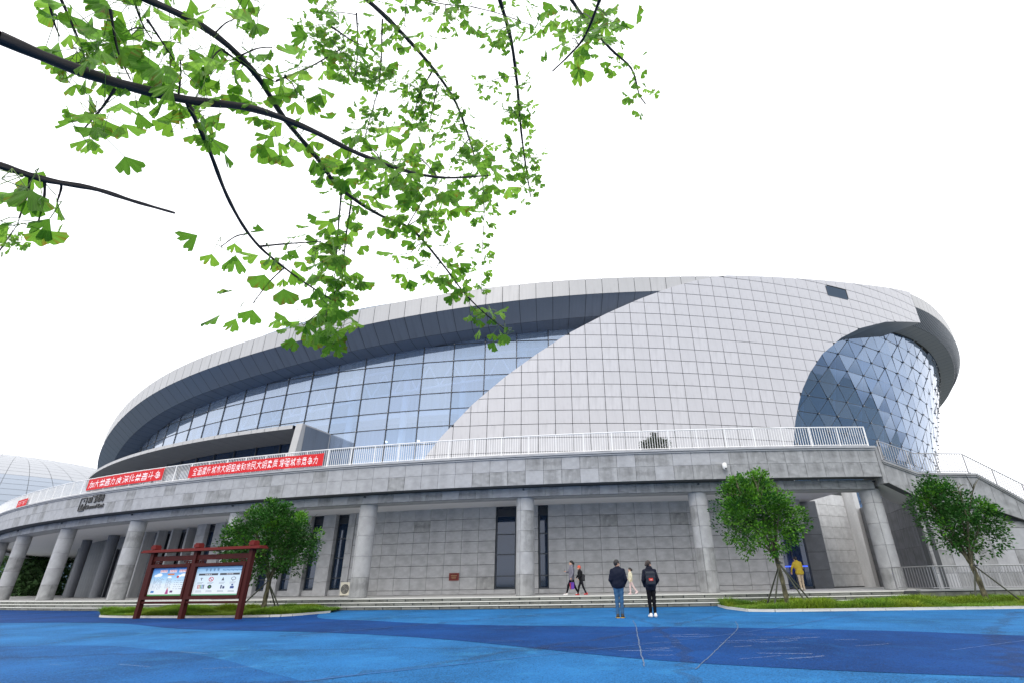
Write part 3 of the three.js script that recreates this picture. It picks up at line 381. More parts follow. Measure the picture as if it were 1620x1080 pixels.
// curtain wall left: mullions, transoms, one pane per bay and row, cut by the roof's underside
const MULL = 2.25, MULL0 = -26.94 - 10 * MULL;
{
  reseed(81);
  const rows = [6.95, 7.85, 9.4, 10.97, 12.59, 14.21, 15.83, 17.42, 19.0, 20.65, 22.4, 24.1, 25.8];
  const frame = part('curtain_wall', sweep([[RG - 0.02, 6.9], [RG - 0.02, 7.02], [RG - 0.15, 7.02]], MULL0, 8, 60), FRAME, arena), bars = [];
  for (let k = 0; k < 29; k++) {
    const a0 = MULL0 + k * MULL, a1 = a0 + MULL; if (a0 > 7.5) break;
    part('mullion', box(0.075, sof2(a0) - 6.95, 0.18, 0, (sof2(a0) + 6.95) / 2, 0), FRAME, frame); onRing(frame.children[frame.children.length - 1], a0, RG - 0.05, 0);
    for (let i = 0; i + 1 < rows.length; i++) {
      const y0 = rows[i], top0 = sof2(a0) - 0.02, top1 = sof2(a1) - 0.02, w = RG * MULL * R2D - 0.09; if (y0 > Math.max(top0, top1) - 0.1) break;
      const l = Math.max(y0 + 0.02, Math.min(rows[i + 1] - 0.03, top0)), r = Math.max(y0 + 0.02, Math.min(rows[i + 1] - 0.03, top1)), am = (a0 + a1) / 2, rc = RG * Math.cos(MULL * R2D / 2) - 0.03;
      const g = new THREE.BufferGeometry(), P = [[-w / 2, 0.03, 0], [w / 2, 0.03, 0], [w / 2, r - y0, 0], [-w / 2, l - y0, 0]]; g.setAttribute('position', new THREE.Float32BufferAttribute([0, 1, 2, 0, 2, 3].flatMap((q) => P[q]), 3)); g.setAttribute('uv', new THREE.Float32BufferAttribute(new Array(12).fill(0), 2)); g.computeVertexNormals();
      const m = onRing(part('glass_pane', g, pick(PANE), frame), am, rc, y0); m.rotation.x = rr(-0.006, 0.006); m.rotation.y += rr(-0.006, 0.006);
      bars.push(flatBar(cyl(RG - 0.03, a0, y0), cyl(RG - 0.03, a1, y0), 0.12, 0.055));
    }
  }
  stuff(part('transoms', merge(bars), FRAME, frame));
  const knobs = []; for (let k = 0; k < 29; k++) { const a = MULL0 + k * MULL; if (a > 7) break; for (const y of rows.slice(2)) if (y < sof2(a)) knobs.push(new THREE.SphereGeometry(0.07, 6, 5).translate(...cyl(RG + 0.07, a, y).toArray())); }
  stuff(part('glass_clamps', merge(knobs), STEEL, frame));
  // what shows inside: pale back wall, white columns, lattice truss under the roof, floor edge
  const inWall = mat([0.50, 0.56, 0.64], 0.9), white = mat([0.72, 0.74, 0.76], 0.7);
  const curtainTex = tex(256, 32, (u) => { const s = fbm(u * 40, 0.5, 40, 7, 3); const c = 0.66 + 0.34 * s; return [c * 0.95, c * 0.98, c]; });
  const inner = part('interior_wall', sweep([[73.5, 6.95], [73.5, 31]], MULL0, 14, 60, 0.09), mat([0.55, 0.60, 0.68], 0.9, { map: curtainTex }), arena);
  part('interior_floor', sweep([[RG - 0.2, 6.93], [73, 6.93]], MULL0, 12, 60), mat([0.34, 0.33, 0.32], 0.5), inner);
  for (let k = 0; k < 14; k++) { const a = MULL0 + 2.6 + k * MULL * 2; if (a > 8) break; const h = sof2(a) - 6.95; part('interior_column', new THREE.CylinderGeometry(0.34, 0.34, h, 16).translate(0, 6.95 + h / 2, 0), white, inner); onRing(inner.children[inner.children.length - 1], a, 76.2, 0); }
  const tr = []; for (let k = 0; k < 34; k++) { const a = MULL0 + k * 1.8; if (a > 8) break; const y = sof2(a) - 1.0, y2 = sof2(a + 1.8) - 1.0, p = cyl(76.8, a, y - 2.6), q = cyl(76.8, a + 0.9, y - 0.2), r = cyl(76.8, a + 1.8, y2 - 2.6); tr.push(bar(p, q, 0.09, 6), bar(q, r, 0.09, 6), bar(p, r, 0.12, 6), bar(cyl(76.8, a, y), cyl(76.8, a + 1.8, y2), 0.12, 6)); }
  stuff(part('interior_truss', merge(tr), white, inner));
  const bands = []; for (const y of [11.6, 16.2]) bands.push(sweep([[75.6, y], [75.6, y + 0.5], [73.6, y + 0.5], [73.6, y]], MULL0, 10, 50)); part('interior_balcony', merge(bands), white, inner);
  part('sign_post', box(0.28, 1.5, 0.12), mat([0.65, 0.03, 0.03], 0.5), inner).position.copy(cyl(77.4, -10.0, 7.75));
  for (const [a, y] of [[-13.0, 10.6], [-9.2, 13.3], [-6.8, 13.0], [-11.6, 13.4]]) {
    const p = cyl(77.2, a, y); part('downlight', new THREE.CylinderGeometry(0.13, 0.13, 0.08, 14).translate(p.x, p.y, p.z), mat([1, 0.95, 0.85], 0.4, { emissive: lin(1, 0.93, 0.8), emissiveIntensity: 2.2 }), inner);
    const l = new THREE.PointLight(0xfff0d8, 3, 0, 2); l.position.set(p.x, p.y - 0.12, p.z); l.castShadow = true; inner.add(l);
  }
}
// entrance canopy with its end slab on the left
{
  reseed(83); const CANOPY = metalMats([0.36, 0.36, 0.365], 0.5, 0.1), y = 14.15, a0 = -60, a1 = -16.2;
  const can = part('entrance_canopy', sweep([[RG, y - 0.5], [82.3, y - 0.28], [82.3, y + 0.02], [RG, y + 0.1]], a0, a1, 60), SOFFIT[0], arena);
  for (let a = a0; a < a1 - 0.1; a += 1.095) { part('canopy_edge_panel', curvedQuad((u, v) => cyl(82.33, u, y - 0.3 + v * 0.34), a + 0.012, a + 1.083, 0, 1), pick(RIM), can); part('canopy_soffit_panel', curvedQuad((u, v) => cyl(82.3 - v * 3.6, u, y - 0.31 - v * 0.2), a + 0.012, a + 1.083, 0, 1), pick(CANOPY), can); }
  const end = part('canopy_end_slab', plateGeo([[0, 6.9], [4.6, 6.9], [3.86, y + 0.08], [0, y + 0.08]], 0.7), RIM[0], can); const e = cyl(RG, a1 + 0.25, 0); end.position.copy(e); end.rotation.y = (a1 + 0.25) * R2D - Math.PI / 2;
  for (let k = 0; k < 3; k++) { const m = part('slab_panel', tileGeo(3.5 - k * 0.1, 2.33, 0.03, 0.01), pick(SOFFIT), end); m.position.set(2.05 - k * 0.12, 8.2 + k * 2.37, -0.715); m.rotation.y = Math.PI; }
  const bg = part('canopy_glazing', sweep([[RG + 0.25, 6.95], [RG + 0.25, y - 0.5]], a0, a1, 40), HALLPANE, can); for (let k = 0; k < 19; k++) onRing(part('glazing_bar', box(0.1, y - 7.3, 0.16, 0, (y + 6.5) / 2, 0), FRAME, bg), a1 - 1 - k * 2.25, RG + 0.3, 0);
  part('canopy_back', sweep([[RG - 1.2, 6.95], [RG - 1.2, y]], a0, a1, 30), mat([0.06, 0.07, 0.09], 0.8), can);
}
// diagrid glass drum at the right: triangles between nodes on an inward-leaning cone
{
  reseed(91);
  const rad = (y) => 77.7 + 0.3 * (y - 28.5), H = 1.75, W = 2.41, A0 = 11.93, node = (i, j) => { const y = 3.71 + j * H, a = A0 + (i + (j & 1 ? 0.5 : 0)) * W; return { a, y }; };
  const gl = part('glass_drum', sweep([[rad(3.9) - 1.6, 3.9], [rad(31) - 1.6, 31]], A0, 100, 60), mat([0.045, 0.07, 0.115], 0.6), arena), tris = [], bars = [], dots = [];
  const top = (a) => sof2(a) + 0.1, pos = (n, o = 0) => { const bump = ((Math.round((n.a - A0) / W * 2) % 2) ? 1 : 1); return cyl(rad(n.y) + o, n.a, n.y); };
  for (let j = 0; j < 17; j++) for (let i = 0; i < 40; i++) {
    const odd = j & 1, a = node(i, j), b = node(i + 1, j), c = node(odd ? i + 1 : i, j + 1), d = node(odd ? i : i - 1, j + 1);
    for (const t of [[a, b, c], [a, c, d]]) { const am = (t[0].a + t[1].a + t[2].a) / 3, ym = (t[0].y + t[1].y + t[2].y) / 3; if (Math.max(t[0].y, t[1].y, t[2].y) > top(am) + 1.2) continue; tris.push({ t, am, ym }); }
    if (a.y < top(a.a)) { dots.push(new THREE.SphereGeometry(0.10, 7, 6).translate(...pos(a, 0.09).toArray())); for (const e of [b, c, d]) if (e.y < top(e.a) + 1.0) bars.push(bar(pos(a, -0.02), pos(e, -0.02), 0.035, 4)); }
  }
  const rest = [];
  tris.sort((p, q) => Math.abs(p.am - 27) - Math.abs(q.am - 27)).forEach(({ t, am }, n) => {
    const cen = pos(t[0]).add(pos(t[1])).add(pos(t[2])).multiplyScalar(1 / 3), inset = 0.965, pull = V(Math.sin(am * R2D), -0.1, Math.cos(am * R2D)).multiplyScalar(0.008 + rr(0, 0.012)), q = t.map((k) => pos(k).sub(cen).multiplyScalar(inset).add(cen).addScaledVector(V(Math.sin(am * R2D), 0, Math.cos(am * R2D)), rr(-0.035, 0.035))), apex = cen.clone().add(pull).add(V(rr(-0.05, 0.05), rr(-0.05, 0.05), 0));
    const tilt = V(Math.sin(am * R2D), 0, Math.cos(am * R2D)); q.forEach((v) => v.addScaledVector(tilt, rr(-0.02, 0.02))); const P = []; P.push(...q[0].toArray(), ...q[1].toArray(), ...q[2].toArray());
    const g = soup(P); if (n < 296) part('glass_triangle', g, pick(DRUMPANE), gl); else rest.push(g);
  });
  if (rest.length) stuff(part('glass_triangles_far', merge(rest), DRUMPANE[1], gl));
  stuff(part('diagrid_bars', merge(bars), FRAME, gl)); stuff(part('node_fittings', merge(dots), STEEL, gl));
  const tubes = []; for (let k = 0; k < 14; k++) { const a = A0 + 3 + k * 4; tubes.push(bar(cyl(rad(4) - 1.1, a, 4), cyl(rad(28) - 1.1, a, 28), 0.22, 8)); } stuff(part('inner_posts', merge(tubes), mat([0.5, 0.52, 0.55], 0.5), gl));
  part('drum_base_wall', sweep([[76, 0], [76, 7], [70, 7]], 10, 100, 40), HALL[2], arena);
}
shade(arena);

// ---------------------------------------------------------------- railings
function railing(name, label, path, h, spacing, postEvery, m, r = 0.03, closedPosts = true) {   // path: points of the foot line
  const o = thing(name, label, 'railing', path[0].toArray()), P0 = path[0], L = path.map((p) => p.clone().sub(P0)), up = V(0, h, 0), bal = [], low = V(0, 0.1, 0), len = [0];
  for (let i = 1; i < L.length; i++) len.push(len[i - 1] + L[i].distanceTo(L[i - 1]));
  const posAt = (s) => { let i = 1; while (i < L.length - 1 && s > len[i]) i++; return L[i - 1].clone().lerp(L[i], (s - len[i - 1]) / (len[i] - len[i - 1])); };
  const rail = (off, rad) => merge(L.slice(1).map((p, i) => bar(L[i].clone().add(off), p.clone().add(off), rad, 8)));
  part('top_rail', rail(up, r), m, o); part('bottom_rail', rail(low, r * 0.7), m, o);
  const total = len[len.length - 1]; for (let s = 0; s <= total + 0.01; s += total / Math.max(1, Math.round(total / postEvery))) part('post', box(0.045, h, 0.045, 0, h / 2, 0), m, o).position.copy(posAt(Math.min(s, total)));
  for (let s = spacing; s < total; s += spacing) { const p = posAt(s); bal.push(box(0.02, h - 0.12, 0.02, p.x, p.y + 0.1 + (h - 0.12) / 2, p.z)); }
  stuff(part('balusters', merge(bal), m, o)); return o;
}
const podPath = (a0, a1, r, y, n) => Array.from({ length: n + 1 }, (_, i) => { const a = (a0 + (a1 - a0) * i / n) * R2D; return V(C.x + r * Math.sin(a), y, C.z + r * Math.cos(a)); });
railing('deck_railing', 'long white baluster railing along the edge of the round podium deck', podPath(-44, 3.1, 97.3, FT + 0.03, 90), 1.05, 0.13, 1.48, WHITERAIL);
railing('stair_railing', 'slim steel railing stepping down the open stairs beside the deck corner', [V(17.02, 6.42, -26.4), V(18.75, 5.74, -26.4), V(21.15, 5.68, -26.4), V(23.75, 4.05, -26.4), V(28.5, 1.1, -26.4)], 1.0, 0.13, 1.5, STEEL, 0.026);
railing('plinth_railing', 'low grey steel railing on the stone plinth behind the right-hand tree', [V(15.75, PLAT, -26.0), V(16.35, PLAT, -24.45), V(34, PLAT, -24.45)], 0.95, 0.125, 1.9, STEEL, 0.026);
{
  const o = thing('stone_plinth', 'dark grey stone plinth wall below the low steel railing', 'plinth', [15.6, 0, -24.2]); reseed(51);
  part('plinth_body', box(19, PLAT - 0.01, 2.0, 9.5, (PLAT - 0.01) / 2, -1.06), JOINT, o); part('plinth_cap', box(19, 0.07, 0.3, 9.5, PLAT + 0.02, -0.12), STONE[3], o);
  for (let k = 0; k < 18; k++) part('plinth_slab', tileGeo(1.03, PLAT - 0.06, 0.06, 0.01), wornOf(stepMats), o).position.set(0.53 + k * 1.045, (PLAT - 0.05) / 2, -0.045);
  shade(o);
}

// ---------------------------------------------------------------- writing: brush strokes on a ten by ten grid
const GLYPH = {
  加: '03 53 49 38,30 25 09,63 93 98 68 63', 大: '03 93,50 44 09,54 99', 禁: '02 42,20 24,22 04,22 43,52 92,70 74,72 54,72 94,26 76,07 97,57 59 48,37 19,77 99', 毒: '11 91,22 82,04 94,50 54,25 19 89,25 85 89,07 97',
  力: '03 83 79 58,40 35 09', 度: '50 51,12 92,12 09,24 94,42 46 76 72,36 86 29,46 99', 深: '10 21,03 14,09 26,31 91 92,31 32,53 44,73 84,35 95,65 69,65 38,65 98', 化: '30 04,23 29,60 68 98 97,93 64', 斗: '20 31,13 24,06 95,60 69',
  争: '40 13,32 72 54,24 84 88,06 96,28 88,54 59 38', 全: '50 03,50 93,24 74,27 77,09 99,54 59', 面: '00 90,50 43,13 93 99 19 13,33 39,63 69,35 65,37 67', 提: '02 32,20 29 08,06 35,50 90 93 53 50,42 92,45 95,65 69,67 97,54 49,57 99',
  升: '40 12,04 94,21 25 09,60 69', 城: '03 33,20 27,08 36,42 92,42 49,45 65 68,70 75 99 97,90 66', 市: '50 51,02 92,24 84 88,24 28,51 59', 文: '50 51,02 92,72 09,22 99', 明: '01 31 38 08 01,05 35,50 90 99 79,50 56 39,53 93,56 96',
  程: '30 02,02 42,20 29,22 06,24 46,51 91 94 54 51,46 96,76 79,48 88,39 99', 和: '40 01,03 43,20 29,23 07,24 47,62 92 98 68 62', 民: '00 80 83 13,00 09 38,05 85,45 99 97', 素: '11 81,22 82,03 93,50 53,45 26 66 28 88,58 59,29 18,79 98',
  质: '90 20 09,22 92,51 54,34 84 87,34 37,55 57 28,57 98', 增: '02 32,20 27,08 37,50 61,80 71,42 92 95 45 42,65 62,56 86 89 59 56,57 87', 强: '00 30 33 03,03 06 36 39,50 90 93 53 50,44 94 97 47 44,63 69,49 99', 竞: '50 51,11 81,31 32,71 62,03 93,24 84 87 27 24,47 09,57 59 99 98',
  东: '02 92,42 25 85,53 59 48,36 18,66 99', 门: '00 11,02 09,21 91 99 79', 通: '00 11,03 23 27,09 27 99,40 90 62,43 93 97,43 48,45 95,63 68', 道: '00 11,03 23 27,09 27 99,41 91,50 52,80 72,43 93 98 48 43,45 95',
};
const strokesOf = (ch) => (GLYPH[ch] ?? '').split(',').map((s) => s.trim().split(/\s+/).filter(Boolean).map((t) => [+t[0] / 9, +t[1] / 9]));
function drawText(ctx, text, x, y, size, gap, colour) {
  ctx.strokeStyle = colour; ctx.lineWidth = size * 0.098; ctx.lineCap = 'square'; ctx.lineJoin = 'round';
  for (const ch of text) { if (ch !== ' ') for (const s of strokesOf(ch)) { ctx.beginPath(); s.forEach(([u, v], i) => (i ? ctx.lineTo(x + u * size, y + v * size) : ctx.moveTo(x + u * size, y + v * size))); ctx.stroke(); } x += ch === ' ' ? gap * 0.75 : size + gap; }
  return x;
}
const textWidth = (t, size, gap) => [...t].reduce((s, ch) => s + (ch === ' ' ? gap * 0.75 : size + gap), 0) - gap;
function banner(label, a0, a1, y0, y1, text) {
  const len = (a1 - a0) * R2D * 97.42, h = y1 - y0, cv = document.createElement('canvas'); cv.width = Math.min(2048, Math.round(len * 150)); cv.height = Math.round(cv.width * h / len); const c = cv.getContext('2d');
  c.fillStyle = '#dc0f1a'; c.fillRect(0, 0, cv.width, cv.height);
  if (text) { let size = cv.height * 0.60, gap = size * 0.30; const w = textWidth(text, size, gap), avail = cv.width * 0.93; const k = avail / w; c.save(); c.translate(cv.width * 0.035, cv.height * 0.2); c.scale(k, 1); drawText(c, text, 0, 0, size, gap, '#ffffff'); c.restore(); }
  if (!text) { c.fillStyle = '#f3c9c9'; for (let k = 0; k < 5; k++) { const q = cv.width * 0.16, x = cv.width * 0.08 + k * q * 1.07, y = cv.height * 0.25; c.fillRect(x, y, q * 0.8, q * 0.12); c.fillRect(x + q * 0.1, y + cv.height * 0.22, q * 0.6, q * 0.12); c.fillRect(x + q * 0.34, y, q * 0.12, cv.height * 0.5); } }
  const t = new THREE.CanvasTexture(cv); t.colorSpace = THREE.SRGBColorSpace; t.anisotropy = 8;
  const am = (a0 + a1) / 2 * R2D, o = thing('banner', label, 'banner', [C.x + 97.42 * Math.sin(am), (y0 + y1) / 2, C.z + 97.42 * Math.cos(am)], 0, 'red banners tied to the deck railing');
  const n = 40, P = [], U = []; const pt = (i, v) => { const a = (a0 + (a1 - a0) * i / n) * R2D, r = 97.42 + 0.012 * Math.sin(i * 1.3) + 0.01 * Math.sin(i * 2.9 + v * 2), sag = -0.018 * Math.abs(Math.sin(i * Math.PI / 5)) * (v > 0.5 ? 1 : -0.3); return [C.x + r * Math.sin(a) - o.position.x, y0 + (y1 - y0) * v - o.position.y + sag, C.z + r * Math.cos(a) - o.position.z]; };
  for (let i = 0; i < n; i++) for (const [k, v] of [[i, 0], [i + 1, 0], [i + 1, 1], [i, 0], [i + 1, 1], [i, 1]]) { P.push(...pt(k, v)); U.push(k / n, v); }
  const g = soup(P, U); g.deleteAttribute('normal'); const mg = mergeVertices(g); mg.computeVertexNormals();
  part('cloth', mg, mat([0.86, 0.86, 0.86], 0.7, { map: t }), o);
  for (let k = 0; k <= 4; k++) for (const v of [0, 1]) { const q = pt(k * 10, v); part('tie', box(0.012, 0.10, 0.012, q[0], q[1] + (v ? 0.03 : -0.02), q[2] - 0.02), WHITERAIL, o); }
  return shade(o);
}
banner('red banner of ten white characters above the black wall sign', -26.85, -21.85, 7.36, 8.14, '加大禁毒力度 深化禁毒斗争');
banner('longest red banner with two phrases of white characters near the entrance slab', -20.42, -14.47, 7.27, 7.99, '全面提升城市文明程度和市民文明素质 增强城市竞争力');
banner('shortest red banner at the far left bend of the railing', -34.4, -32.9, 7.17, 7.78, '');
// black wall sign on the fascia
{
  const am = -25.9, o = thing('wall_sign', 'black raised sign with a framed symbol and lettering on the stone fascia', 'sign', [C.x + 97.46 * Math.sin(am * R2D), 5.95, C.z + 97.46 * Math.cos(am * R2D)], am * R2D), black = mat([0.012, 0.012, 0.014], 0.5);
  const strokeGeo = (ch, x, y, size, w) => strokesOf(ch).flatMap((s) => s.slice(1).map((q, i) => flatBar(V(x + s[i][0] * size, y - s[i][1] * size, 0.02), V(x + q[0] * size + 1e-4, y - q[1] * size, 0.02), 0.04, w)));
  const fr = new THREE.Shape(); const rrct = (s, x, y, w, h, r) => { s.moveTo(x + r, y); s.lineTo(x + w - r, y); s.quadraticCurveTo(x + w, y, x + w, y + r); s.lineTo(x + w, y + h - r); s.quadraticCurveTo(x + w, y + h, x + w - r, y + h); s.lineTo(x + r, y + h); s.quadraticCurveTo(x, y + h, x, y + h - r); s.lineTo(x, y + r); s.quadraticCurveTo(x, y, x + r, y); };
  rrct(fr, -1.62, 0.0, 0.82, 0.9, 0.12); const hole = new THREE.Path(); rrct(hole, -1.55, 0.07, 0.68, 0.76, 0.08); fr.holes.push(hole);
  part('symbol_frame', new THREE.ExtrudeGeometry(fr, { depth: 0.04, bevelEnabled: false }), black, o);
  const fig = []; for (const s of ['54 48 28 25 54', '51 53 62 61 51', '57 86 89 39']) { const q = s.split(' ').map((t) => [+t[0] / 9, +t[1] / 9]); const sh = new THREE.Shape(q.map(([u, v]) => new THREE.Vector2(-1.55 + u * 0.68, 0.83 - v * 0.76))); fig.push(new THREE.ExtrudeGeometry(sh, { depth: 0.04, bevelEnabled: false })); }
  fig.push(box(0.5, 0.07, 0.04, -1.2, 0.14, 0.02)); part('symbol_figure', merge(fig), black, o);
  [...'东门通道'].forEach((ch, i) => part('character', merge(strokeGeo(ch, -0.68 + i * 0.5, 0.94, 0.44, 0.072)), black, o));
  const font = await new FontLoader().loadAsync('fonts/droid/droid_sans_bold.typeface.json'); let x = -0.70;
  for (const ch of 'Channel East') { if (ch === ' ') { x += 0.10; continue; } const g = new TextGeometry(ch, { font, size: 0.26, depth: 0.04, curveSegments: 4, bevelEnabled: false }); g.computeBoundingBox(); const w = g.boundingBox.max.x; g.translate(x, 0.08, 0); part('letter', g, black, o); x += w + 0.022; }
  shade(o);
}

// ---------------------------------------------------------------- small things on the building
{
  const p = [C.x + 97.46 * Math.sin(-1.5 * R2D), 6.15, C.z + 97.46 * Math.cos(-1.5 * R2D)], o = thing('security_camera', 'white dome security camera on the podium fascia above the middle tree', 'camera', p), w = mat([0.78, 0.78, 0.76], 0.35);
  part('bracket', merge([box(0.12, 0.3, 0.04, 0, 0.12, 0.02), bar(V(0, 0.18, 0.02), V(0, 0.22, 0.28), 0.035, 10)]), w, o);
  part('camera_body', new THREE.LatheGeometry([[0.02, 0.30], [0.10, 0.28], [0.145, 0.2], [0.15, 0.02], [0.13, -0.02]].map(([x, y]) => new THREE.Vector2(x, y)), 20).translate(0, -0.02, 0.34), w, o);
  part('dome', new THREE.SphereGeometry(0.125, 18, 12).translate(0.0, -0.06, 0.34), mat([0.7, 0.7, 0.7], 0.15), o); part('lens', new THREE.SphereGeometry(0.06, 12, 8).translate(0.02, -0.12, 0.43), mat([0.02, 0.02, 0.03], 0.1), o); o.scale.setScalar(0.75); shade(o);
}
{
  const a = -14.95, r = 92.2, o = thing('air_conditioner', 'cream outdoor air conditioner unit with a round fan beside a column', 'air conditioner', [C.x + r * Math.sin(a * R2D), PLAT, C.z + r * Math.cos(a * R2D)], a * R2D + 0.05), cream = mat([0.66, 0.63, 0.52], 0.5);
  part('casing', merge([box(0.86, 0.70, 0.36, 0, 0.40, -0.0), box(0.88, 0.03, 0.38, 0, 0.765, 0)]), cream, o); part('fan_well', new THREE.CylinderGeometry(0.27, 0.27, 0.03, 36).rotateX(Math.PI / 2).translate(-0.12, 0.4, 0.176), DARK, o);
  for (let k = 0; k < 3; k++) part('fan_blade', plateGeo([[0.03, -0.02], [0.22, -0.10], [0.25, 0.06], [0.05, 0.05]], 0.01).rotateZ(k * 2.094).translate(-0.12, 0.4, 0.2), mat([0.12, 0.12, 0.12], 0.6), o);
  const rings = []; for (let k = 1; k < 7; k++) rings.push(new THREE.TorusGeometry(0.042 * k, 0.004, 4, 30).translate(-0.12, 0.4, 0.215)); part('fan_grille', merge(rings), cream, o);
  part('label_plate', box(0.14, 0.14, 0.006, 0.28, 0.62, 0.184), mat([0.05, 0.25, 0.65], 0.4), o); for (const x of [-0.35, 0.35]) part('foot', box(0.06, 0.05, 0.4, x, 0.025, 0), DARK, o); shade(o);
}
{
  const a = -10.96, r = 91.05, o = thing('wall_plaque', 'small dark red plaque on the tiled wall left of the middle window', 'plaque', [C.x + r * Math.sin(a * R2D), 1.28, C.z + r * Math.cos(a * R2D)], a * R2D), red = mat([0.16, 0.018, 0.014], 0.5);
  part('plate', box(0.58, 0.38, 0.05, 0, 0.15, 0), red, o); part('rim', merge([box(0.62, 0.03, 0.07, 0, 0.345, 0), box(0.62, 0.03, 0.07, 0, -0.045, 0), box(0.03, 0.36, 0.07, -0.295, 0.15, 0), box(0.03, 0.36, 0.07, 0.295, 0.15, 0)]), mat([0.26, 0.05, 0.03], 0.5), o);
  part('lettering', merge([0.22, 0.14, 0.08].map((y, i) => box(0.38 - i * 0.06, 0.025, 0.004, 0, y, 0.028))), mat([0.45, 0.28, 0.12], 0.5), o); shade(o);
}
{
  reseed(131); const o = thing('potted_shrub', 'dark clipped shrub in a trough behind the white deck railing', 'plant', [6.35, 7.0, -30.4]); part('trough', box(1.7, 0.95, 0.6, 0, 0.475, 0), mat([0.25, 0.14, 0.1], 0.8), o);
  const P = []; for (let k = 0; k < 3200; k++) { const t = rr(0, 6.28), s = Math.sqrt(rnd()), x = Math.cos(t) * s * 0.95, z = Math.sin(t) * s * 0.35, y = 0.85 + rnd() * (0.95 - Math.abs(x) * 0.25), a = rr(0, 6.28), l = rr(0.06, 0.12), dx = Math.cos(a) * l, dz = Math.sin(a) * l, up = rr(-0.04, 0.1); P.push(x, y, z, x + dx * 0.5 - dz * 0.3, y + up, z + dz * 0.5 + dx * 0.3, x + dx, y + up * 0.6, z + dz, x, y, z, x + dx, y + up * 0.6, z + dz, x + dx * 0.5 + dz * 0.3, y + up, z + dz * 0.5 - dx * 0.3); }
  for (let k = 0; k < 220; k++) { const x = rr(-0.15, 0.15), y = rr(1.7, 2.1), a = rr(0, 6.28), l = 0.12; P.push(x, y, 0, x + Math.cos(a) * l, y + 0.05, Math.sin(a) * l, x + Math.cos(a + 0.6) * l, y + 0.02, Math.sin(a + 0.6) * l); }
  part('foliage', soup(P), phys([0.035, 0.06, 0.02], 0.7, { transmission: 0.3, thickness: 0 }), o); shade(o);
}

// ---------------------------------------------------------------- the silver domed hall far left
{
  const o = thing('domed_hall', 'distant silver and blue panelled domed hall beyond the left end of the podium', 'building', [-190, 0, -177]), cols = [[0.33, 0.345, 0.37], [0.25, 0.29, 0.35], [0.12, 0.19, 0.29]];
  const lob = (cx, cz, rx, ry, rz, nm) => {
    const P = [[], [], []], U = 64, W = 30; const pt = (i, j) => { const u = i / U * Math.PI * 2, v = j / W * Math.PI / 2; return [cx + rx * Math.cos(v) * Math.cos(u), ry * Math.pow(Math.sin(v), 0.9), cz + rz * Math.cos(v) * Math.sin(u)]; };
    const shell = []; for (let i = 0; i < U; i++) for (let j = 0; j < W; j++) { const e = 0.022, q = [pt(i + e * 0.5, j + e), pt(i + 1 - e * 0.5, j + e), pt(i + 1 - e * 0.5, j + 1 - e), pt(i + e * 0.5, j + 1 - e)], k = j < 9 ? 2 : j < 15 ? 1 : 0; for (const n of [0, 1, 2, 0, 2, 3]) P[k].push(...q[n]); const b = [pt(i, j), pt(i + 1, j), pt(i + 1, j + 1), pt(i, j + 1)]; for (const n of [0, 1, 2, 0, 2, 3]) shell.push((b[n][0] - cx) * 0.996 + cx, b[n][1] * 0.994, (b[n][2] - cz) * 0.996 + cz); }
    const s = part(nm, soup(shell), mat([0.27, 0.29, 0.31], 0.7), o); P.forEach((p, k) => stuff(part(['blue_glazing', 'grey_cladding', 'white_cladding'][2 - k === 0 ? 0 : 2 - k === 1 ? 1 : 2], soup(p), mat(cols[k], 0.5), s)));
  };
  lob(0, 0, 88, 41.8, 84, 'main_shell'); lob(26, 20, 62, 37, 62, 'front_shell'); shade(o);
}

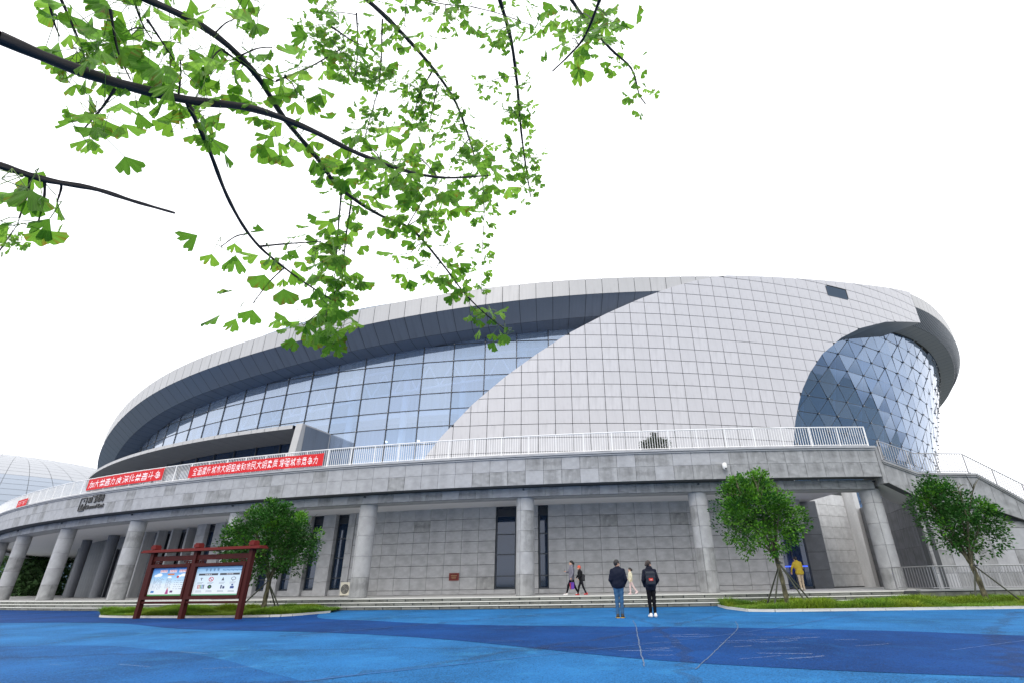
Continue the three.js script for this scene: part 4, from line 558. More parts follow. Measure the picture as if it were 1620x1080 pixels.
// ---------------------------------------------------------------- notice board
{
  const A = V(-16.05, 0, -22.3), B = V(-11.25, 0, -20.75), len = A.distanceTo(B), o = thing('notice_board', 'dark red timber notice board with two posters on the left lawn edge', 'notice board', A.toArray(), -Math.atan2(B.z - A.z, B.x - A.x));
  const woodTex = tex(64, 256, (u, v) => { const c = 0.8 + 0.3 * (fbm(u * 14, v * 1.5, 14, 3, 4) - 0.5) + 0.1 * (fbm(u * 3, v * 3, 3, 8, 3) - 0.5); return [c, c * 0.97, c * 0.95]; }), red = phys([0.085, 0.012, 0.010], 0.6, { map: woodTex, specularIntensity: 0.35 }), brightRed = phys([0.13, 0.013, 0.011], 0.6, { specularIntensity: 0.35 });
  const H = 2.52, px = [0, len * 0.455, len];
  px.forEach((x) => { const p = part('post', box(0.17, H, 0.17, x, H / 2, 0), red, o); part('post_cap', merge([box(0.25, 0.12, 0.25, x, H + 0.02, 0), box(0.20, 0.05, 0.20, x, H + 0.10, 0)]), brightRed, p); });
  part('roof_beam', merge([box(len + 1.0, 0.06, 0.42, len / 2, H - 0.14, 0), box(len + 1.0, 0.05, 0.30, len / 2, H - 0.09, 0)]), brightRed, o);
  part('fascia_beam', box(len - 0.1, 0.18, 0.06, len / 2, H - 0.40, 0), red, o);
  const posters = [(c, W, H2) => {
    const g = c.createLinearGradient(0, 0, 0, H2); g.addColorStop(0, '#3f86d8'); g.addColorStop(0.35, '#a8d3f0'); g.addColorStop(0.6, '#e8f2f6'); g.addColorStop(1, '#f2f5f2'); c.fillStyle = g; c.fillRect(0, 0, W, H2);
    c.fillStyle = '#fff'; for (const [x, y, r] of [[60, 90, 30], [100, 80, 40], [380, 95, 26], [430, 85, 36], [250, 110, 28]]) { c.beginPath(); c.ellipse(x, y, r, r * 0.5, 0, 0, 7); c.fill(); }
    for (const x of [110, 240, 370]) { c.fillStyle = '#f6e9ea'; c.fillRect(x - 8, 22, 96, 32); c.fillStyle = '#d6455a'; for (let k = 0; k < 4; k++) { c.fillRect(x + k * 22, 26, 16, 4); c.fillRect(x + k * 22, 34, 16, 4); c.fillRect(x + k * 22 + 6, 26, 4, 24); } }
    c.fillStyle = '#e08030'; c.fillRect(215, 66, 90, 18); c.fillStyle = '#c03040'; c.beginPath(); c.ellipse(360, 105, 16, 14, 0, 0, 7); c.fill();
    c.fillStyle = '#6d7886'; reseed(9); for (let y = 120; y < 250; y += 12) { for (let x = 40; x < 160; x += rr(14, 40)) c.fillRect(x, y, rr(8, 24), 4); if (y < 240) for (let x = 215; x < 280; x += rr(12, 26)) c.fillRect(x, y, rr(6, 18), 4); if (y > 140 && y % 24 === 0) for (let x = 330; x < 460; x += rr(16, 34)) c.fillRect(x, y, rr(8, 20), 4); }
    c.fillStyle = '#b03a80'; c.beginPath(); c.moveTo(238, 300); c.lineTo(250, 246); c.lineTo(270, 246); c.lineTo(282, 300); c.fill(); c.fillStyle = '#e8c0a8'; c.beginPath(); c.arc(260, 238, 11, 0, 7); c.fill(); c.fillStyle = '#5a3060'; c.fillRect(300, 262, 36, 22); c.fillStyle = '#3a80c0'; c.fillRect(38, 262, 44, 24); c.fillStyle = '#58a060'; c.fillRect(0, 304, W, 16);
  }, (c, W, H2) => {
    const g = c.createLinearGradient(0, 0, 0, H2); g.addColorStop(0, '#7fbbe6'); g.addColorStop(0.3, '#d6e9f4'); g.addColorStop(1, '#f3f6f4'); c.fillStyle = g; c.fillRect(0, 0, W, H2);
    c.fillStyle = '#2e5f90'; for (let k = 0; k < 4; k++) { const x = 90 + k * 40; c.fillRect(x, 24, 26, 5); c.fillRect(x, 36, 26, 5); c.fillRect(x + 10, 20, 5, 32); } c.fillStyle = '#4c86b8'; for (let x = 270; x < 460; x += 13) c.fillRect(x, 32 + (x % 3) * 2, 9, 14);
    c.fillStyle = '#3c4046'; c.fillRect(30, 76, 200, 22); c.fillRect(250, 76, 200, 22); c.fillStyle = '#d8dadc'; for (let k = 0; k < 4; k++) { c.fillRect(98 + k * 18, 82, 12, 10); c.fillRect(318 + k * 18, 82, 12, 10); }
    c.lineWidth = 7; c.strokeStyle = '#c8323c'; c.beginPath(); c.arc(170, 142, 22, 0, 7); c.moveTo(154, 126); c.lineTo(186, 158); c.stroke(); c.fillStyle = '#4a4e55'; c.fillRect(66, 124, 8, 30); c.fillRect(56, 128, 28, 4);
    c.beginPath(); c.moveTo(278, 158); c.lineTo(292, 120); c.lineTo(306, 158); c.fill(); c.lineWidth = 5; c.strokeStyle = '#5c6470'; c.beginPath(); c.ellipse(398, 138, 22, 16, 0, 0, 7); c.stroke(); c.fillRect(392, 150, 6, 16);
    ['#c04858', '#d08040', '#58a060', '#4870b0', '#404850'].forEach((k, i) => { c.fillStyle = k; c.fillRect(44 + i * 15, 214, 9, 34); c.beginPath(); c.arc(48 + i * 15, 208, 6, 0, 7); c.fill(); });
    c.fillStyle = '#23282c'; c.beginPath(); c.arc(170, 226, 21, 0, 7); c.fill(); c.fillStyle = '#4f9a58'; c.beginPath(); c.arc(172, 226, 9, 0, 7); c.fill(); c.fillStyle = '#2c3a66'; c.fillRect(282, 208, 14, 40); c.fillRect(304, 222, 20, 26); c.fillStyle = '#33508c'; c.beginPath(); c.arc(398, 208, 10, 0, 7); c.fill(); c.fillRect(380, 222, 38, 26);
    c.fillStyle = '#8a929a'; for (const y of [176, 188, 268, 280]) for (let k = 0; k < 4; k++) { const x = [34, 140, 258, 366][k]; c.fillRect(x, y, 64 - (y % 7) * 2, 4); } c.fillStyle = '#6fae8a'; c.fillRect(0, 306, W, 14);
  }];
  [[0, 1], [1, 2]].forEach(([i, j], k) => {
    const x0 = px[i] + 0.10, x1 = px[j] - 0.10, w = x1 - x0, y0 = 0.66, y1 = H - 0.62, cx = (x0 + x1) / 2, cy = (y0 + y1) / 2, h = y1 - y0;
    const f = part('display_case', merge([box(w, 0.11, 0.16, cx, y1 - 0.055, 0.03), box(w, 0.11, 0.16, cx, y0 + 0.055, 0.03), box(0.11, h - 0.22, 0.16, x0 + 0.055, cy, 0.03), box(0.11, h - 0.22, 0.16, x1 - 0.055, cy, 0.03), box(w - 0.1, h - 0.1, 0.03, cx, cy, -0.03)]), red, o);
    const cv = document.createElement('canvas'); cv.width = 480; cv.height = 320; posters[k](cv.getContext('2d'), 480, 320); const t = new THREE.CanvasTexture(cv); t.colorSpace = THREE.SRGBColorSpace;
    part('poster', new THREE.PlaneGeometry(w - 0.26, h - 0.26).translate(cx, cy, 0.01), mat([0.84, 0.85, 0.86], 0.5, { map: t }), f);
    part('bottom_rail', box(w, 0.07, 0.10, cx, y0 - 0.10, 0), red, o);
    // carved fretwork brackets below the beam
    const fret = []; for (const s of [0, 1]) for (const [u, v, ww, hh] of [[0.08, 0.20, 0.34, 0.03], [0.08, 0.27, 0.30, 0.03], [0.16, 0.235, 0.03, 0.08], [0.3, 0.235, 0.03, 0.08], [0.44, 0.2, 0.03, 0.06], [0.02, 0.24, 0.03, 0.12]]) fret.push(box(ww, hh, 0.03, s ? x1 - u - ww / 2 : x0 + u + ww / 2, H - 0.35 - v + 0.02, 0)); part('fretwork', merge(fret), red, o);
  });
  shade(o);
}

// ---------------------------------------------------------------- lawn trees with stakes
const barkTex = tex(64, 128, (u, v) => { const c = 0.7 + 0.6 * (fbm(u * 8, v * 4, 8, 5, 4) - 0.5) - 0.25 * Math.pow(fbm(u * 14, v * 3, 14, 25, 3), 2); return [c, c, c * 0.97]; });
const BARK = mat([0.24, 0.22, 0.14], 0.9, { map: barkTex, bumpMap: barkTex, bumpScale: 0.01 }), DARKBARK = mat([0.050, 0.040, 0.042], 0.8, { map: barkTex, bumpMap: barkTex, bumpScale: 0.004 });
function limb(pts, r0, r1, sides = 8) {                       // tapered tube through points
  const c = new THREE.CatmullRomCurve3(pts), n = Math.max(6, pts.length * 4), F = c.computeFrenetFrames(n, false), P = [], U = [], I = [];
  for (let i = 0; i <= n; i++) { const t = i / n, p = c.getPointAt(t), r = (r0 + (r1 - r0) * t) * (1 + 0.10 * Math.sin(i * 1.7 + r0 * 90)); for (let k = 0; k <= sides; k++) { const a = k / sides * Math.PI * 2, d = F.normals[i].clone().multiplyScalar(Math.cos(a)).addScaledVector(F.binormals[i], Math.sin(a)); P.push(p.x + d.x * r, p.y + d.y * r, p.z + d.z * r); U.push(k / sides, t * c.getLength() * 2); } }
  for (let i = 0; i < n; i++) for (let k = 0; k < sides; k++) { const a = i * (sides + 1) + k; I.push(a, a + 1, a + sides + 1, a + 1, a + sides + 2, a + sides + 1); }
  const g = new THREE.BufferGeometry(); g.setAttribute('position', new THREE.Float32BufferAttribute(P, 3)); g.setAttribute('uv', new THREE.Float32BufferAttribute(U, 2)); g.setIndex(I); g.computeVertexNormals(); return g;
}
const crownMat = phys([1, 1, 1], 0.5, { specularIntensity: 0.45, vertexColors: true, transmission: 0.3, thickness: 0 });
// crown: an ellipsoid [cx, cy, cz, rx, ry, rz] about the trunk foot, built from leafy clumps
function lawnTree(label, foot, S) {
  reseed(S.seed); const o = thing('lawn_tree', label, 'tree', foot), fork = V(S.lean * 0.6, S.fork, 0), wood = [limb([V(0, -0.05, 0), V(S.lean * 0.25, S.fork * 0.5, 0.02), fork], S.r, S.r * 0.8)], [cx, cy, cz, rx, ry, rz] = S.crown, clumps = [];
  for (let k = 0; k < S.limbs; k++) {
    const t = (k + rnd() * 0.6) / S.limbs * 6.283, up = rr(-0.35, 0.75), e = V(cx + Math.cos(t) * rx * rr(0.55, 0.8), cy + up * ry, cz + Math.sin(t) * rz * rr(0.55, 0.8)), m = fork.clone().lerp(e, 0.5).add(V(rr(-0.12, 0.12), rr(0.05, 0.25), rr(-0.12, 0.12)));
    wood.push(limb([fork.clone().add(V(0, -0.1, 0)), fork.clone().lerp(m, 0.4).add(V(0, 0.1, 0)), m, e], S.r * 0.5, 0.012, 6));
    for (let j = 0; j < 4; j++) { const s = m.clone().lerp(e, rr(0, 0.9)), f = s.clone().add(V(rr(-1, 1) * rx * 0.4, rr(-0.1, 1) * ry * 0.4, rr(-1, 1) * rz * 0.4)); wood.push(limb([s, s.clone().lerp(f, 0.5).add(V(0, 0.06, 0)), f], 0.022, 0.006, 5)); }
  }
  part('trunk', merge(wood), BARK, o);
  const P = [], CL = []; let tries = 0;
  while (clumps.length < S.clumps && tries++ < 20000) {
    const d = V(rr(-1, 1), rr(-1, 1), rr(-1, 1)); if (d.length() > 1) continue; const n = d.clone().normalize(), lump = 0.60 + 0.80 * fbm(n.x * 2.2 + 9, n.y * 2.2 + n.z * 2.2 + 9, 64, S.seed, 3); if (d.length() > lump || d.length() < 0.30) continue;
    if (d.y < -0.25 && rnd() < 0.35) continue;
    const ta = 1 - S.taper * Math.max(0, d.y); clumps.push([V(cx + d.x * rx * ta + S.shift * d.y, cy + d.y * ry, cz + d.z * rz * ta), d.length()]);
  }
  for (const [c, depth] of clumps) {
    const cr = rr(0.20, 0.36), n = Math.round(S.leaves * rr(0.7, 1.2)), tone = rr(0.7, 1.3), young = rnd() < S.young ? 1 : 0;
    for (let k = 0; k < n; k++) {
      const u = V(rr(-1, 1), rr(-1, 1), rr(-1, 1)); if (u.length() > 1) { k--; continue; } const p = c.clone().addScaledVector(u, cr * 1.1), out = p.clone().sub(V(cx, cy - ry * 0.5, cz)).normalize(), dir = out.clone().multiplyScalar(0.7).add(u.normalize().multiplyScalar(0.8)).add(V(rr(-0.4, 0.4), rr(-0.2, 0.5), rr(-0.4, 0.4))).normalize();
      const L = rr(0.085, 0.14), W = L * 0.38, side = V(0, 1, 0).cross(dir); if (side.length() < 0.05) side.set(1, 0, 0); side.normalize().applyAxisAngle(dir, rr(-0.9, 0.9)); const nrm = dir.clone().cross(side), a = p, m1 = p.clone().addScaledVector(dir, L * 0.5).addScaledVector(side, W).addScaledVector(nrm, 0.012), m2 = p.clone().addScaledVector(dir, L * 0.5).addScaledVector(side, -W).addScaledVector(nrm, 0.012), t = p.clone().addScaledVector(dir, L).addScaledVector(nrm, -0.012);
      for (const q of [a, m1, t, a, t, m2]) P.push(q.x, q.y, q.z);
      const g = tone * rr(0.75, 1.3), col = young ? [0.10 * g, 0.26 * g, 0.020 * g] : [0.034 * g, 0.125 * g, 0.016 * g]; for (let q = 0; q < 6; q++) CL.push(...col);
    }
  }
  const g = soup(P); g.setAttribute('color', new THREE.Float32BufferAttribute(CL, 3)); part('crown', g, crownMat, o); return shade(o);
}
const TREES = [
  ['bushy dark green tree on the left lawn behind the notice board', [-12.35, 0.09, -24.6], { seed: 201, fork: 1.25, r: 0.11, lean: 0.05, limbs: 9, crown: [-0.2, 2.85, 0, 2.1, 1.7, 1.8], clumps: 235, leaves: 66, young: 0.22, taper: 0.35, shift: -0.1 }],
  ['light green tree on the right lawn nearest the standing couple', [9.0, 0.09, -22.0], { seed: 202, fork: 1.75, r: 0.10, lean: -0.18, limbs: 9, crown: [-0.55, 3.4, 0, 1.72, 1.65, 1.5], clumps: 185, leaves: 64, young: 0.62, taper: 0.4, shift: -0.15 }],
  ['deep green spreading tree on the right lawn before the stairs', [16.6, 0.09, -22.0], { seed: 203, fork: 1.35, r: 0.10, lean: -0.22, limbs: 8, crown: [-0.15, 3.1, 0, 1.55, 1.55, 1.35], clumps: 145, leaves: 62, young: 0.14, taper: 0.4, shift: -0.45 }]];
for (const [label, foot, S] of TREES) lawnTree(label, foot, S);
for (const [name, [x, y, z], offs, hh] of [['dark wooden stakes propping the tree behind the notice board', TREES[0][1], [[-0.95, 0.5], [0.95, 0.35], [0.15, -0.9]], 1.25], ['dark wooden stakes propping the light green tree near the couple', TREES[1][1], [[-0.75, 0.6], [-0.55, -0.7], [0.45, 0.75], [1.05, -0.1]], 1.55], ['dark wooden stakes propping the spreading tree before the stairs', TREES[2][1], [[-0.75, 0.4], [1.0, 0.45]], 1.35]]) {
  const o = thing('tree_stakes', name, 'tree stakes', [x, y, z], 0, 'stakes around the lawn trees'); for (const [dx, dz] of offs) part('stake', bar(V(dx, -0.02, dz), V(-dx * 0.06 - 0.03, hh, -dz * 0.06), 0.032, 7, 0.026), mat([0.05, 0.055, 0.04], 0.85), o); part('binding', new THREE.TorusGeometry(0.12, 0.02, 6, 18).rotateX(Math.PI / 2).translate(-0.03, hh - 0.06, 0), DARK, o); shade(o);
}
// greenery beyond the far end of the podium
{
  const spots = [[-77, -78, 8.5, 'dark leafy bush beyond the far left columns, nearest of three'], [-74, -88, 9.5, 'dark leafy bush beyond the far left columns, middle of three'], [-69, -97, 10.5, 'dark leafy bush beyond the far left columns, farthest of three']];
  spots.forEach(([x, z, h, label], i) => {
    reseed(400 + i); const o = thing('bush', label, 'bush', [x, 0, z]), P = [], w = h * 0.85;
    for (let k = 0; k < 11000; k++) { const t = rr(0, 6.28), y = rnd(), s = Math.sqrt(1 - y * y * 0.85) * (0.75 + 0.35 * fbm(Math.cos(t) * 2 + 5, y * 3 + Math.sin(t) * 2 + 5, 64, i, 3)) * rr(0.7, 1), p = V(Math.cos(t) * s * w, y * h + rr(-0.2, 0.2), Math.sin(t) * s * w), l = rr(0.35, 0.7), d = V(rr(-1, 1), rr(-0.3, 1), rr(-1, 1)).normalize().multiplyScalar(l), e = V(rr(-1, 1), rr(-1, 1), rr(-1, 1)).normalize().multiplyScalar(l * 0.4); P.push(p.x, Math.max(0, p.y), p.z, p.x + d.x + e.x, p.y + d.y + e.y, p.z + d.z + e.z, p.x + d.x - e.x, p.y + d.y - e.y, p.z + d.z - e.z); }
    part('foliage', soup(P), phys([0.06, 0.15, 0.035], 0.7, { transmission: 0.25, thickness: 0 }), o); const st = []; for (let k = 0; k < 6; k++) st.push(limb([V(rr(-1, 1), 0, rr(-1, 1)), V(rr(-2, 2), h * 0.4, rr(-2, 2)), V(rr(-3, 3), h * 0.8, rr(-3, 3))], 0.1, 0.03)); part('stems', merge(st), BARK, o); shade(o);
  });
}

// ---------------------------------------------------------------- people
const smin = (a, b, k) => { const h = Math.max(k - Math.abs(a - b), 0) / k; return Math.min(a, b) - h * h * k * 0.25; };
function capsule(p, a, b, ra, rb) { const bx = b[0] - a[0], by = b[1] - a[1], bz = b[2] - a[2], px = p[0] - a[0], py = p[1] - a[1], pz = p[2] - a[2], t = Math.max(0, Math.min(1, (px * bx + py * by + pz * bz) / (bx * bx + by * by + bz * bz + 1e-9))); return Math.hypot(px - bx * t, py - by * t, pz - bz * t) - (ra + (rb - ra) * t); }
const ellip = (p, c, r) => { const x = (p[0] - c[0]) / r[0], y = (p[1] - c[1]) / r[1], z = (p[2] - c[2]) / r[2], k = Math.hypot(x, y, z); return (k - 1) * Math.min(...r); };
const fold = (p, amp) => amp * (Math.sin(p[1] * 46 + p[0] * 21 + Math.sin(p[2] * 30) * 1.5) * 0.5 + Math.sin(p[1] * 23 - p[0] * 40 + p[2] * 17) * 0.5);
function union(list, k) { return (p) => { let d = 9; for (const [a, b, ra, rb] of list) d = smin(d, capsule(p, a, b, ra, rb), k); return d; }; }
function person(label, pos, turn, S) {
  const s = S.h / 1.72, o = thing('person', label, 'person', pos, turn), girth = S.girth ?? 1, child = S.child ?? 0;
  const sc = (v) => v.map((x) => x * s), hipY = 0.92 - child * 0.06, J = {};
  J.pelvis = [0, hipY, 0]; const ln = S.lean ?? 0, spine = (h, w = 0, f = 0) => { const dy = h - hipY; return [w, hipY + dy * Math.cos(ln), f + dy * Math.sin(ln)]; };
  J.chest = spine(1.28); J.neck = spine(1.45); J.head = spine(1.60); J.head[2] += S.headFwd ?? 0.01;
  const legs = [-1, 1].map((sd, i) => { const [f, b] = S.legs[i], hip = [sd * 0.085, hipY - 0.02, 0], kn = [sd * (S.stance ?? 0.095), hip[1] - 0.43 * Math.cos(f), 0.43 * Math.sin(f)], an = [sd * (S.stance ?? 0.1), kn[1] - 0.40 * Math.cos(f - b), kn[2] + 0.40 * Math.sin(f - b)]; return { hip, kn, an, sd }; });
  const low = Math.min(...legs.map((l) => l.an[1])) - 0.075; const drop = (v) => [v[0], v[1] - low, v[2]]; legs.forEach((l) => { l.hip = drop(l.hip); l.kn = drop(l.kn); l.an = drop(l.an); }); for (const k in J) J[k] = drop(J[k]);
  const sh = [-1, 1].map((sd) => { const q = spine(1.40, sd * 0.175 * (S.shoulder ?? 1)); return drop(q); });
  const arms = [0, 1].map((i) => { const add = (k) => { const v = S.arms[i][k]; return [sh[i][0] + v[0], sh[i][1] + v[1], sh[i][2] + v[2]]; }; return { sh: sh[i], el: add(0), wr: add(1), ha: add(2), sd: i ? 1 : -1 }; });
  const ht = S.headTurn ?? 0, hx = (x, y, z) => [J.head[0] + x * Math.cos(ht) + z * Math.sin(ht), J.head[1] + y, J.head[2] - x * Math.sin(ht) + z * Math.cos(ht)], big = 1 + child * 0.22;
  const toHead = (p) => { const x = p[0] - J.head[0], z = p[2] - J.head[2]; return [(x * Math.cos(ht) - z * Math.sin(ht)) / big, (p[1] - J.head[1]) / big, (x * Math.sin(ht) + z * Math.cos(ht)) / big]; };
  const headSdf = (p) => { const q = toHead(p); let d = ellip(q, [0, 0.02, -0.012], [0.076, 0.105, 0.094]); d = smin(d, ellip(q, [0, -0.055, 0.022], [0.054, 0.062, 0.062]), 0.05); d = smin(d, capsule(q, [0, 0.012, 0.082], [0, -0.024, 0.102], 0.009, 0.014), 0.02); d = smin(d, capsule(q, [-0.022, -0.062, 0.074], [0.022, -0.062, 0.074], 0.008, 0.008), 0.012); for (const e of [-1, 1]) { d = smin(d, ellip(q, [e * 0.078, -0.005, -0.012], [0.012, 0.032, 0.02]), 0.012); d = Math.max(d, -(Math.hypot(q[0] - e * 0.031, q[1] - 0.012, q[2] - 0.094) - 0.013)); } return d * big; };
  const inner = union([[J.pelvis, J.chest, 0.10, 0.11], [J.chest, J.neck, 0.08, 0.045], ...legs.flatMap((l) => [[l.hip, l.kn, 0.062, 0.045], [l.kn, l.an, 0.043, 0.032], [l.an, [l.an[0], l.an[1] - 0.05, l.an[2] + 0.08], 0.03, 0.025]]), ...arms.flatMap((a) => [[a.sh, a.el, 0.042, 0.034], [a.el, a.wr, 0.033, 0.024]])], 0.04);
  const neckSdf = (p) => capsule(p, [J.neck[0], J.neck[1] - 0.05, J.neck[2]], [J.head[0], J.head[1] - 0.05, J.head[2] - 0.012], 0.056, 0.05);
  const scale = (f) => (x, y, z) => f([x / s, y / s, z / s]) * s, B = (c, r) => [[c[0] - r, c[1] - r, c[2] - r], [c[0] + r, c[1] + r, c[2] + r]].map(sc);
  const all = [J.head, J.pelvis, ...legs.flatMap((l) => [l.kn, l.an]), ...arms.flatMap((a) => [a.sh, a.el, a.wr, a.ha])], lo = [0, 1, 2].map((i) => Math.min(...all.map((v) => v[i])) - 0.26), hi = [0, 1, 2].map((i) => Math.max(...all.map((v) => v[i])) + 0.26), bounds = [sc(lo), sc(hi)];
  // hands: palm and five fingers each, on a grid of their own
  const hand = (a) => {
    const w = V(...a.wr), d = V(...a.ha).sub(w).normalize(), side = d.clone().cross(V(0, 0, 1)); if (side.length() < 0.1) side.set(1, 0, 0); side.normalize().multiplyScalar(a.sd); const nr = d.clone().cross(side).normalize(), pt = (f, u, n) => w.clone().addScaledVector(d, f).addScaledVector(side, u).addScaledVector(nr, n).toArray();
    const L = [[pt(0, 0, 0), pt(0.05, 0, 0), 0.024, 0.026], [pt(0.05, -0.022, 0), pt(0.085, -0.026, 0), 0.016, 0.013], [pt(0.05, 0.02, 0), pt(0.085, 0.024, 0), 0.016, 0.013]]; [[-0.03, 0.062], [-0.010, 0.075], [0.011, 0.071], [0.031, 0.055]].forEach(([u, l]) => { const c = S.grip ? 0.045 : 0.018; L.push([pt(0.085, u, 0), pt(0.085 + l * 0.5, u * 1.05, c * 0.4), 0.0095, 0.0088], [pt(0.085 + l * 0.5, u * 1.05, c * 0.4), pt(0.085 + l * (S.grip ? 0.6 : 0.95), u * 1.05, c * 1.3), 0.0088, 0.0075]); }); L.push([pt(0.03, -0.026, 0.005), pt(0.062, -0.052, 0.014), 0.013, 0.011], [pt(0.062, -0.052, 0.014), pt(0.088, -0.055, 0.026), 0.011, 0.009]);
    const f = (p) => { let q = 9; L.forEach(([x, y, r1, r2], i) => { const c = capsule(p, x, y, r1, r2); q = i < 3 ? smin(q, c, 0.02) : Math.min(q, c); }); return q; }; const c = w.clone().addScaledVector(d, 0.07).toArray(); return nets(scale(f), ...B(c, 0.125), 0.0045 * s);
  };
  const bodyParts = [nets(scale((p) => smin(inner(p), neckSdf(p), 0.03)), ...bounds, 0.014 * s), nets(scale((p) => smin(headSdf(p), neckSdf(p), 0.03)), ...B(hx(0, -0.03, 0), 0.2), 0.0058 * s), ...arms.filter((a, i) => S.hands?.[i] !== false).map(hand)];
  part('body', mergeGeometries(bodyParts), mat(S.skin ?? [0.50, 0.30, 0.21], 0.55), o);
  for (const e of [-1, 1]) part('eye', new THREE.SphereGeometry(0.0115 * s * big, 10, 8).translate(...sc(hx(e * 0.031 * big, 0.012 * big, 0.083 * big))), mat([0.03, 0.02, 0.015], 0.2), o);
  // hair
  const hairSdf = (p) => { const q = toHead(p); let d = ellip(q, [0, 0.028, -0.018], [0.088, 0.112, 0.106]); d = Math.max(d, (q[2] * 0.8 - q[1] * 0.95) - (S.hairline ?? 0.015)); d += 0.003 * Math.sin(q[0] * 210) * Math.sin(q[1] * 60); if (S.tail) { d = smin(d, capsule(q, [0, 0.05, -0.11], [0, -0.02, -0.145], 0.034, 0.036), 0.03); if (S.tail > 1) d = smin(d, capsule(q, [0, -0.02, -0.145], [0.01, -0.19, -0.14], 0.036, 0.014), 0.03); } return d * big; };
  part(S.cap ? 'cap' : 'hair', nets(scale(hairSdf), ...B(hx(0, -0.02, -0.03), 0.27), 0.0075 * s), mat(S.hair ?? [0.012, 0.010, 0.010], 0.6), o);
  if (S.cap) part('cap_peak', new THREE.CylinderGeometry(0.075 * s, 0.085 * s, 0.012 * s, 20, 1, false, -1.2, 2.4).rotateY(0).translate(0, 0, 0.07 * s).applyMatrix4(new THREE.Matrix4().makeRotationY(ht).setPosition(...sc(hx(0, 0.05, 0.0)))), mat(S.hair, 0.6), o);
  // trousers
  const tr = (p) => { let d = 9; for (const l of legs) d = smin(d, smin(capsule(p, l.hip, l.kn, 0.086 * girth, 0.062), capsule(p, l.kn, [l.an[0], l.an[1] - 0.02, l.an[2]], 0.061, S.cuff ?? 0.054), 0.03), 0.03); d = smin(d, ellip(p, [0, J.pelvis[1] + 0.03, 0], [0.155 * girth, 0.15, 0.115 * girth]), 0.05); return Math.max(d + fold(p, 0.006), -(p[1] - Math.min(...legs.map((l) => l.an[1])) + 0.035)); };
  part('trousers', nets(scale(tr), ...bounds, 0.0115 * s), phys(S.trousers, 0.85, { specularIntensity: 0.25 }), o);
  // shoes
  for (const l of legs) { const f = Math.sin(S.toe ?? 0.2) * l.sd, dn = l.an[1] > 0.12 ? -0.06 : 0, A = [l.an[0], l.an[1] - 0.03, l.an[2] - 0.03], Bq = [l.an[0] + f * 0.1, l.an[1] - 0.045 + dn, l.an[2] + 0.13], fl = Math.min(A[1], Bq[1]) - 0.032; part('shoe', nets(scale((p) => Math.max(smin(capsule(p, A, Bq, 0.048, 0.042), capsule(p, [A[0], A[1] + 0.05, A[2] + 0.01], A, 0.046, 0.05), 0.03), dn ? -1 : fl - p[1])), ...B([A[0], A[1], A[2] + 0.05], 0.2), 0.008 * s), mat(S.shoes, 0.6), o); if (S.sole) part('sole', box(0.095 * s, 0.022 * s, 0.27 * s).rotateY(f).translate(A[0] * s + f * 0.04 * s, (fl + 0.009) * s, (A[2] + 0.055) * s), mat(S.sole, 0.7), o); }
  // jacket
  const hem = J.pelvis[1] - (S.coat ?? 0.04), jk = (p) => { let d = capsule(p, [0, J.pelvis[1] + 0.1, J.pelvis[2]], J.chest, 0.145 * girth, 0.158 * girth); const wide = ellip(p, [J.chest[0], J.chest[1] - 0.03, J.chest[2]], [0.215 * girth, 0.24, 0.145 * girth]); d = smin(d, wide, 0.06); d = smin(d, ellip(p, [0, hem + 0.10, 0], [0.185 * girth * (S.flare ?? 1), 0.17, 0.135 * girth * (S.flare ?? 1)]), 0.08); for (const a of arms) d = smin(d, capsule(p, [J.neck[0], J.neck[1] + 0.01, J.neck[2]], [a.sh[0], a.sh[1] - 0.015, a.sh[2]], 0.062, 0.062), 0.05); d = smin(d, capsule(p, [J.neck[0], J.neck[1] - 0.02, J.neck[2]], [J.neck[0], J.neck[1] + 0.035, J.neck[2]], 0.075, S.hood ? 0.10 : 0.068), 0.04); for (const a of arms) d = smin(d, smin(capsule(p, [a.sh[0], a.sh[1] - 0.02, a.sh[2]], a.el, 0.072, 0.062), capsule(p, a.el, a.wr, 0.062, 0.046), 0.02), 0.035); return Math.max(d + fold(p, 0.0045), hem - p[1], -capsule(p, J.neck, [J.head[0], J.head[1] + 0.1, J.head[2]], 0.052, 0.052)); };
  part(S.top ?? 'jacket', nets(scale(jk), ...bounds, 0.0115 * s), phys(S.jacket, 0.75, { specularIntensity: 0.25 }), o);
  if (S.collar) part('collar', new THREE.TorusGeometry(0.062 * s, 0.016 * s, 8, 24).rotateX(Math.PI / 2).translate(...sc([J.neck[0], J.neck[1] + 0.045, J.neck[2]])), mat(S.collar, 0.7), o);
  shade(o); const world = (v) => V(...sc(v)).applyAxisAngle(V(0, 1, 0), turn).add(V(...pos)); return { o, world, s, J, arms };
}
const pocket = [[[-0.075, -0.28, -0.035], [0.0, -0.47, 0.12], [0.04, -0.50, 0.15]], [[0.075, -0.28, -0.035], [0.0, -0.47, 0.12], [-0.04, -0.50, 0.15]]];
person('man in navy jacket and blue jeans seen from behind, looking right', [2.11, 0.004, -17.94], Math.PI - 0.12, { h: 1.64, girth: 1.07, shoulder: 1.02, legs: [[0.02, 0.02], [0.03, 0.05]], stance: 0.075, arms: pocket, hands: [false, false], headTurn: -0.95, jacket: [0.008, 0.011, 0.024], trousers: [0.040, 0.105, 0.20], shoes: [0.02, 0.016, 0.012], sole: [0.50, 0.30, 0.06], collar: [0.62, 0.64, 0.7], coat: 0.07, hairline: 0.03 });
